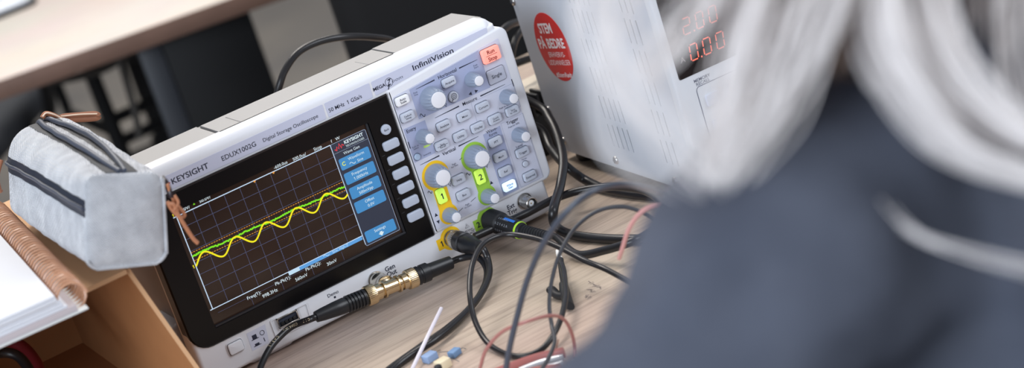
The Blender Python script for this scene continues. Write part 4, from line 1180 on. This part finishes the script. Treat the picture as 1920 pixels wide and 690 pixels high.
o = strap([aty(112, 226, yb), aty(118, 219, yb), aty(150, 216, yb), aty(178, 214, yb), aty(185, 218, yb), aty(176, 222, yb), aty(140, 224, yb), aty(112, 224, yb)], 2.2, 'leather_pull')
bm = B(); tube(bm, [p - b0 for p in (aty(114, 218, yb - 2.4), aty(150, 214.4, yb - 2.4), aty(182, 213.4, yb - 2.4))], 0.6, 6, 4); obj('pale_edge', bm, M_LEAE, o)
o = strap([aty(79, 221, yb - 4), aty(86, 213, yb - 4), aty(100, 216, yb - 4), aty(120, 226, yb - 4), aty(136, 231, yb - 4)], 1.8, 'leather_pull')
bm = B(); tube(bm, [p - b0 for p in (aty(80, 218.5, yb - 6.6), aty(87, 211.5, yb - 6.6), aty(101, 214.5, yb - 6.6), aty(121, 224.5, yb - 6.6), aty(135, 229, yb - 6.6))], 0.6, 6, 4); obj('pale_edge', bm, M_LEAE, o)
yf = b0.y - 2
bm = B()
tube(bm, [p - b0 for p in (aty(314, 345, yf), aty(320, 362, yf), aty(330, 382, yf), aty(346, 402, yf), aty(338, 408, yf), aty(322, 392, yf), aty(313, 378, yf))], (1.5, 1.1), 10, 6)
tube(bm, [p - b0 for p in (aty(316, 382, yf - 3), aty(326, 384, yf - 3), aty(334, 402, yf - 3), aty(347, 424, yf - 3), aty(362, 447, yf - 3), aty(371, 456, yf - 3))], (1.6, 1.1), 10, 6)
tube(bm, [p - b0 for p in (aty(327, 366, yf - 1), aty(334, 380, yf - 2), aty(326, 396, yf - 4))], (1.3, 1.0), 10, 6)
obj('leather_cord', bm, mat('leather_copper', (178, 118, 84), 0.5), bag)['label'] = 'knotted tan leather zip cord'
bm = B(); tube(bm, [p - b0 for p in (aty(304, 334, yf + 8), aty(312, 344, yf + 3), aty(318, 360, yf), aty(321, 370, yf))], (2.2, 1.4), 10, 5); obj('zip_slider', bm, mat('slider_black', (36, 22, 26), 0.35), bag)
bm = B(); tube(bm, [p - b0 for p in (aty(3, 300, b0.y + 180), aty(-4, 330, b0.y + 178), aty(-1, 352, b0.y + 176), aty(3, 360, b0.y + 176))], (1.8, 0.9), 8, 5); obj('leather_pull', bm, M_LEA, bag)

# ------------------------------------------------------------------ background table and chairs
fa, fb_ = at(0, 150, 0), at(420, 0, 0)
fdir = Vector((fb_.x - fa.x, fb_.y - fa.y, 0)).normalized(); fang = math.atan2(fdir.y, fdir.x)
ft = thing('far_table', 'blurred pale wood table with a brown edge in the background', 'table', (fa.x, fa.y, -720), fang)
bm = B(); box(bm, -900, 900, 0, 820, 692, 720, 1.5); tt = obj('table_top', bm, M_WOOD2, ft)
bm = B(); box(bm, -900, 900, -2.4, 0, 691.5, 719.6, 0.8); obj('edge_band', bm, M_EDGE, tt)['label'] = 'brown edge band'
bm = B(); box(bm, 232, 372, 30, 90, 0, 692, 4); obj('leg', bm, M_FRAME, ft)
bm = B(); box(bm, 196, 232, 34, 80, 0, 692, 3); obj('leg', bm, mat('leg_lit_side', (44, 47, 54), 0.5), ft)  # slate block paints the lit side of the black panel leg
bm = B(); box(bm, -840, -780, 30, 90, 0, 692, 4); obj('leg', bm, M_FRAME, ft)
bm = B(); box(bm, -840, -780, 720, 780, 0, 692, 4); obj('leg', bm, M_FRAME, ft)
bm = B(); box(bm, 300, 360, 720, 780, 0, 692, 4); obj('leg', bm, M_FRAME, ft)
fl_ = [aty(115, 178, 2200), aty(192, 190, 1900), aty(330, 160, 1900), aty(262, 60, 2200)]
fb0 = Vector((fl_[1].x, fl_[1].y, -720))
fm = thing('stool', 'blurred black metal stool frame standing under the far table', 'stool', fb0)
for q, r_ in zip(fl_, (10, 14, 9, 9)):
    bm = B(); tube(bm, [Vector((q.x, q.y, -720)) - fb0, Vector((q.x, q.y, -60)) - fb0], r_, 10, 1); obj('leg', bm, M_FRAME, fm)
for a, b_, zc in ((1, 2, aty(275, 196, 1900).z), (1, 2, aty(270, 245, 1900).z), (0, 1, aty(150, 250, 2000).z)):
    bm = B(); p, q = fl_[a].copy(), fl_[b_].copy(); p.z = q.z = zc; tube(bm, [p - fb0, q - fb0], 10, 10, 1); obj('rail', bm, M_FRAME, fm)
bm = B(); xs = [q.x for q in fl_]; box(bm, min(xs) - 20 - fb0.x, max(xs) + 20 - fb0.x, -20, 330, 655, 685, 6); obj('seat', bm, M_FRAME, fm)
M_FC = mat('far_cable', (70, 66, 62), 0.6)
cable('hanging_cable', 'blurred grey cable hanging straight below the far table', [aty(205, 60, 1700), aty(222, 105, 1700), aty(236, 150, 1700), aty(252, 205, 1700), aty(262, 260, 1700)], 6, M_FC)
cable('hanging_cable', 'blurred grey cable slanting across another below the far table', [aty(262, 62, 1760), aty(246, 88, 1760), aty(226, 112, 1760), aty(186, 134, 1760), aty(120, 150, 1760), aty(40, 156, 1760)], 6, M_FC)
# tray / tablet on the far table
p = at(76, 16, 0)
tb_ = thing('tablet', 'white slab with a dark rim on the far table in the photo corner', 'tablet', (p.x, p.y, 0.4), fang + 0.06)
bm = B(); plate(bm, rpoly([(-260, 0), (0, 60), (0, 230), (-260, 230)], [10, 30, 20, 10], 6), 0, -9, 2, 2, True); obj('base', bm, M_RUB2, tb_, matrix=Matrix.Rotation(-PI / 2, 4, 'X') @ Matrix.Rotation(0, 4, 'Z'))
bm = B(); plate(bm, rpoly([(-254, 8), (-7, 66), (-7, 222), (-254, 222)], [8, 26, 16, 8], 6), 0, -5, 1.5, 2, True); obj('white_top', bm, mat('slab_white', (228, 234, 244), 0.4), tb_, matrix=Matrix.Translation((0, 0, 9)) @ Matrix.Rotation(-PI / 2, 4, 'X'))


def chair(label, x, y, rz, group=None, fab=('seat_black', (14, 13, 15), 0.85)):
    t = thing('office_chair', label, 'chair', (x, y, -720), rz, group)
    for k in range(5):
        a = 2 * PI * k / 5 + 0.3
        bm = B(); tube(bm, [(30 * math.cos(a), 30 * math.sin(a), 92), (160 * math.cos(a), 160 * math.sin(a), 80), (300 * math.cos(a), 300 * math.sin(a), 62)], lambda q: (20 - 7 * q, 22 - 8 * q), 10, 4); l_ = obj('leg', bm, M_FRAME, t)
        bm = B(); lathe(bm, (300 * math.cos(a) - 11 * math.sin(a), 300 * math.sin(a) + 11 * math.cos(a), 27), (math.sin(a), -math.cos(a), 0), [(20, 0), (27, 3), (27, 19), (20, 22)], 18); obj('caster', bm, M_RUB2, l_)
    bm = B(); lathe(bm, (0, 0, 70), (0, 0, 1), [(34, 0), (34, 60), (25, 64), (25, 300), (40, 310), (40, 372)], 20); obj('gas_lift', bm, M_FRAME, t)
    bm = B(); box(bm, -235, 235, -225, 225, 372, 440, 30, 4); obj('seat', bm, mat(*fab), t)
    bm = B(); tube(bm, [(0, -150, 372), (0, -255, 380), (0, -285, 470), (0, -275, 620)], (34, 12), 10, 6, flat=(1, 0, 0)); obj('back_support', bm, M_FRAME, t)
    bm = B(); box(bm, -225, 225, -280, -225, 500, 980, 24, 4)
    for v in bm.verts: v.co.y += -28 * (1 - (v.co.x / 225) ** 2)
    obj('backrest', bm, mat(*fab), t)
    return t


cbk = aty(800, 60, 900)
chair('black office chair whose back fills the dark area behind the oscilloscope', cbk.x + 80, 1150, 0.1)
cf = at(250, 150, -500)
chair('blurred black office chair standing far off beneath the table edge', cf.x - 60, cf.y - 300, 2.2)
cf2 = at(-40, 260, -300)
chair('blurred slate grey office chair at the left behind the pencil case', cf2.x - 60, cf2.y + 200, 1.0, fab=('seat_slate', (62, 65, 72), 0.8))

# ------------------------------------------------------------------ person
M_SWEAT = mat('sweater_slate', (92, 96, 108), 0.95, spec=0.1, rgb2=(76, 80, 92), vscale=22)
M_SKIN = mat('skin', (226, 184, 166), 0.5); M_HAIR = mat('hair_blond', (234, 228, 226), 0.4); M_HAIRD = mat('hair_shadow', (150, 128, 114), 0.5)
M_JEAN = mat('trousers_dark', (40, 44, 58), 0.9)


def skin_mesh(name, verts, edges, radii, m, parent, sub=2, root=0):
    me = bpy.data.meshes.new(name); me.from_pydata([tuple(Vector(v) / 1000) for v in verts], edges, [])
    o = bpy.data.objects.new(name, me); COL.objects.link(o)
    sk = o.modifiers.new('skin', 'SKIN'); sk.use_smooth_shade = True
    for i, r in enumerate(radii):
        rx, ry = r if isinstance(r, tuple) else (r, r)
        me.skin_vertices[0].data[i].radius = (rx / 1000, ry / 1000)
    for i in range(len(verts)): me.skin_vertices[0].data[i].use_root = (i == root)
    sb = o.modifiers.new('sub', 'SUBSURF'); sb.levels = sub; sb.render_levels = sub
    dg = bpy.context.evaluated_depsgraph_get(); dg.update()
    nm = bpy.data.meshes.new_from_object(o.evaluated_get(dg)); bpy.data.objects.remove(o)
    nm.materials.clear(); nm.materials.append(m); nm.shade_smooth()
    o2 = bpy.data.objects.new(name, nm); COL.objects.link(o2)
    if parent: o2.parent = parent
    return o2


SL = atd(1400, 570, 600)       # left shoulder joint
NK = atd(1760, 150, 690)       # neck base
SR = NK + (NK - SL) * 0.85; SR.z = SL.z - 5; SR.y -= 10
CH = (SL + SR) / 2 + Vector((20, -6, -60)); PV = Vector((CH.x + 20, CH.y - 60, -190))
per = thing('person', 'person with long blond hair in a dark slate sweater, seen from behind', 'person', (PV.x, PV.y, -720))
po_ = Vector((PV.x, PV.y, -720))
HD = NK + Vector((-25, 75, 215))
fw = Vector((-0.35, 0.94, 0)).normalized(); lf = Vector((-fw.y, fw.x, 0))
EL = SL + Vector((-214, 46, -160)); WL = Vector((-80, -480, 45)); ER = SR + Vector((60, 60, -225)); WR = Vector((270, -450, 45))
kneeL = PV + fw * 400 + lf * 95 + Vector((0, 0, -15)); kneeR = PV + fw * 400 - lf * 95 + Vector((0, 0, -15))
ankL = Vector((kneeL.x, kneeL.y + 20, -640)); ankR = Vector((kneeR.x, kneeR.y + 20, -640))
hipL = PV + lf * 85; hipR = PV - lf * 85
V_ = [PV, PV + Vector((0, 0, 90)), CH + Vector((0, 0, -50)), CH + Vector((0, 0, 50)), NK + Vector((0, 0, -18)), NK + Vector((-6, 18, 45)), HD + Vector((0, 0, -60)), HD, HD + Vector((0, 0, 50)),
      SL, EL, WL, SR, ER, WR, hipL, kneeL, ankL, hipR, kneeR, ankR, ankL + fw * 140 + Vector((0, 0, -40)), ankR + fw * 140 + Vector((0, 0, -40)), (SL + NK) / 2 + Vector((0, 0, -10)), (SR + NK) / 2 + Vector((0, 0, -10)), SL.lerp(EL, 0.5), SR.lerp(ER, 0.5)]
E_ = [(0, 1), (1, 2), (2, 3), (3, 4), (4, 5), (5, 6), (6, 7), (7, 8), (3, 23), (23, 9), (9, 25), (25, 10), (10, 11), (3, 24), (24, 12), (12, 26), (26, 13), (13, 14), (0, 15), (15, 16), (16, 17), (0, 18), (18, 19), (19, 20), (17, 21), (20, 22)]
R_ = [125, 112, 104, 84, 46, 46, 66, 86, 72, 35, 34, 24, 44, 34, 24, 82, 58, 38, 82, 58, 38, 26, 26, 50, 46, 36, 40]
bdy = skin_mesh('body', [v - po_ for v in V_], E_, [r - (18 if i in (0, 1, 2, 3, 9, 12, 23, 24, 25, 26) else 12 if i == 4 else 6 if i == 5 else 0) for i, r in enumerate(R_)], M_SKIN, per, 2)
# sweater: same figure grown by a few millimetres, without head, hands and legs
iv = [0, 1, 2, 3, 4, 23, 9, 25, 10, 11, 24, 12, 26, 13, 14]
rm = {o_: k for k, o_ in enumerate(iv)}
SV = [V_[i] - po_ for i in iv]; SV[rm[4]] = SV[rm[4]] + Vector((0, 4, 26)); SV[rm[11]] = V_[10].lerp(V_[11], 0.86) - po_; SV[rm[14]] = V_[13].lerp(V_[14], 0.86) - po_
SE = [(rm[a], rm[b_]) for a, b_ in E_ if a in rm and b_ in rm]
SRr = [R_[i] + (14 if i in (11, 14, 23, 24) else 18 if i == 4 else 9) for i in iv]
sw = skin_mesh('sweater', SV, SE, SRr, M_SWEAT, per, 3)
dt = bpy.data.textures.new('folds', 'CLOUDS'); dt.noise_scale = 0.055
dm = sw.modifiers.new('folds', 'DISPLACE'); dm.texture = dt; dm.strength = 0.034; dm.mid_level = 0.56; dm.texture_coords = 'LOCAL'
lv = [0, 15, 16, 17, 18, 19, 20]; rm2 = {o_: k for k, o_ in enumerate(lv)}
skin_mesh('trousers', [V_[i] - po_ for i in lv], [(rm2[a], rm2[b_]) for a, b_ in E_ if a in rm2 and b_ in rm2], [R_[i] + 9 for i in lv], M_JEAN, per, 2)
for an in (ankL, ankR):
    bm = B(); tube(bm, [an + Vector((0, 0, -50)) - fw * 60 - po_, an + Vector((0, 0, -48)) + fw * 40 - po_, an + Vector((0, 0, -56)) + fw * 170 - po_], lambda q: (42 - 8 * q, 26 - 8 * q), 14, 5, flat=lf); obj('shoe', bm, M_RUB2, per)
# hands
for W_, E0, sg in ((WL, EL, 1), (WR, ER, -1)):
    d = (W_ - E0); d.z *= 0.3; d.normalize(); sd = d.cross(Vector((0, 0, 1))).normalized() * sg
    hv = [W_, W_ + d * 45, ]; he = [(0, 1)]; hr = [(26, 17), (36, 14)]
    for k, (o_, L) in enumerate(((-30, 62), (-10, 74), (11, 70), (30, 54))):
        i0 = len(hv); hv += [W_ + d * 84 + sd * o_, W_ + d * (84 + L * 0.45) + sd * o_ * 1.05 + Vector((0, 0, -4)), W_ + d * (84 + L * 0.8) + sd * o_ * 1.05 + Vector((0, 0, -16)), W_ + d * (84 + L) + sd * o_ * 1.0 + Vector((0, 0, -27))]
        he += [(1, i0), (i0, i0 + 1), (i0 + 1, i0 + 2), (i0 + 2, i0 + 3)]; hr += [10, 9, 8, 7]
    i0 = len(hv); hv += [W_ + d * 30 - sd * 34, W_ + d * 62 - sd * 52 + Vector((0, 0, -10)), W_ + d * 88 - sd * 50 + Vector((0, 0, -20))]; he += [(0, i0), (i0, i0 + 1), (i0 + 1, i0 + 2)]; hr += [13, 10, 8.5]
    skin_mesh('hand', [v - po_ for v in hv], he, hr, M_SKIN, per, 2)
# face
hx = HD - po_
bm = B(); t = B(); bmesh.ops.create_uvsphere(t, u_segments=32, v_segments=24, radius=1.0)
for v in t.verts:
    q = v.co.copy(); f_ = q.y
    z = q.z * 118; x = q.x * (76 - 10 * max(0, -q.z)); y = q.y * 95
    if f_ > 0.5:
        y += 16 * math.exp(-(q.x / 0.13) ** 2 - ((q.z + 0.12) / 0.2) ** 2) + 5 * math.exp(-(q.x / 0.3) ** 2 - ((q.z + 0.55) / 0.12) ** 2)
        for s in (-1, 1): y -= 8 * math.exp(-((q.x - s * 0.36) / 0.16) ** 2 - ((q.z - 0.1) / 0.12) ** 2)
    v.co = Vector((x, y, z))
merge(bm, t)
for s in (-1, 1): tube(bm, [(s * 74, -4, 22), (s * 84, -12, 12), (s * 80, -8, -22)], lambda q: (9, 15 - 5 * q), 10, 4)
RM = Matrix.Translation(hx + Vector((0, 12, -4))) @ Matrix(((fw.y, fw.x, 0, 0), (-fw.x, fw.y, 0, 0), (0, 0, 1, 0), (0, 0, 0, 1)))
obj('head', bm, M_SKIN, per, matrix=RM)
for s in (-1, 1):
    bm = B(); lathe(bm, (s * 28, 78, 12), (0, 1, 0), [(0.1, 0), (8, 3), (10, 7), (7, 11), (2, 13)], 16); obj('eye', bm, M_BTNW, per, matrix=RM)
bm = B(); tube(bm, [(-22, 80, -62), (0, 90, -64), (22, 80, -62)], (4, 6), 8, 5); obj('mouth', bm, mat('lips', (190, 110, 104), 0.5), per, matrix=RM)
# scalp hair
bm = B(); t = B(); bmesh.ops.create_uvsphere(t, u_segments=40, v_segments=28, radius=1.0)
for v in t.verts:
    q = v.co; lf_ = 1.0 + 0.02 * math.sin(math.atan2(q.y, q.x) * 22)
    v.co = Vector((q.x * 92 * lf_, q.y * 108 * lf_ - 10, q.z * 118 + 16))
dele = [v for v in t.verts if v.co.y > 42 and v.co.z < 62]
bmesh.ops.delete(t, geom=dele, context='VERTS'); merge(bm, t)
obj('scalp_hair', bm, M_HAIR, per, matrix=RM)


def locks(name, paths, m, seed):
    rg = random.Random(seed); bm = B()
    for pts, spread, num, rad in paths:
        P = [atd(u, v, d) for u, v, d in pts]
        for _ in range(num):
            a, b_ = rg.gauss(0, 1) * spread, rg.gauss(0, 1) * 14; ph = rg.uniform(0, 6.28); am = rg.uniform(1, 4)
            q = []
            for i, p in enumerate(P):
                t_ = i / (len(P) - 1); pin = 0.55 + 0.45 * math.sin(t_ * PI * 0.8 + 0.3)
                q.append(p + RIGHT * (a * pin + am * math.sin(ph + t_ * 5)) + FWD * b_ + DOWN * (am * math.cos(ph + t_ * 4)) - po_)
            rr_ = rad * rg.uniform(0.7, 1.3)
            tube(bm, q, lambda s: rr_ * (1 - 0.6 * s), 4, 4)
    return obj(name, bm, m, per, smooth=1.5)


D0 = 600
root = lambda du: (1640 + du, -420, 640)
locks('hair_lock', [([(1250, -420, 620), (1140, -120, 600), (1130, 60, 590), (1190, 180, 590), (1280, 280, 590), (1330, 345, 590)], 7, 22, 0.5),
                    ([(1330, -420, 620), (1240, -100, 600), (1190, 40, 590), (1150, 160, 590), (1180, 300, 590), (1280, 370, 590)], 7, 7, 0.5)], M_HAIR, 1)
locks('hair_lock', [([(1480, -420, 620), (1450, -120, 600), (1402, 60, 590), (1378, 170, 590), (1352, 270, 590), (1330, 335, 590)], 3, 60, 0.7),
                    ([(1400, -300, 600), (1360, -60, 595), (1290, 40, 590), (1240, 110, 590), (1210, 150, 590)], 3, 20, 0.6)], M_HAIR, 2)
locks('hair_lock', [([(1600, -420, 630), (1575, -120, 610), (1530, 40, 595), (1480, 140, 592), (1425, 225, 590), (1350, 320, 590)], 3, 60, 0.75),
                    ([(1560, -420, 630), (1530, -100, 620), (1475, 40, 600), (1435, 130, 595), (1405, 210, 590), (1365, 290, 590)], 2.5, 30, 0.8)], M_HAIR, 3)
locks('hair_lock', [([(1620, -420, 630), (1628, -120, 610), (1634, 10, 600), (1650, 100, 592), (1700, 190, 590), (1755, 262, 590), (1830, 305, 590), (1940, 340, 590)], 3.5, 100, 0.75)], M_HAIR, 4)
locks('hair_lock', [([(1750, -420, 650), (1700, -120, 630), (1725, 60, 610), (1775, 150, 600), (1850, 225, 595), (1950, 280, 590)], 5, 90, 0.8)], M_HAIR, 5)
locks('hair_lock', [([(1900, -420, 670), (1900, -100, 650), (1890, 60, 640), (1910, 200, 630), (1960, 300, 620)], 8, 80, 0.8)], M_HAIR, 6)
locks('hair_lock', [([(1520, -420, 640), (1500, -120, 620), (1440, 60, 612), (1400, 170, 605), (1385, 250, 600)], 2.5, 26, 0.7), ([(1660, -420, 650), (1640, -120, 640), (1600, 0, 630), (1540, 140, 620)], 5, 40, 0.8), ([(1740, -420, 660), (1700, -120, 650), (1690, 20, 640), (1720, 110, 630)], 3, 30, 0.8)], M_HAIRD, 8)  # dark strands: shade among the locks put into their colour
locks('hair_lock', [([(1640, 365, 600), (1680, 405, 585), (1730, 438, 575), (1800, 468, 570), (1920, 500, 570), (2000, 515, 570)], 3.6, 7, 0.4)], M_HAIR, 7)

# stool below the person
st_ = thing('stool', 'round black stool beneath the seated person', 'stool', (PV.x, PV.y, -720))
hz = PV.z + 720 - 142
bm = B(); lathe(bm, (0, 0, hz - 45), (0, 0, 1), [(150, 0), (172, 8), (175, 30), (160, 45)], 36); obj('seat', bm, M_RUB2, st_)
bm = B(); lathe(bm, (0, 0, 30), (0, 0, 1), [(28, 0), (28, hz - 75)], 20); obj('post', bm, M_STEEL, st_)
for k in range(5):
    a = 2 * PI * k / 5
    bm = B(); tube(bm, [(20 * math.cos(a), 20 * math.sin(a), 60), (130 * math.cos(a), 130 * math.sin(a), 48), (240 * math.cos(a), 240 * math.sin(a), 17.6)], (18, 18), 10, 4); obj('leg', bm, M_FRAME, st_)
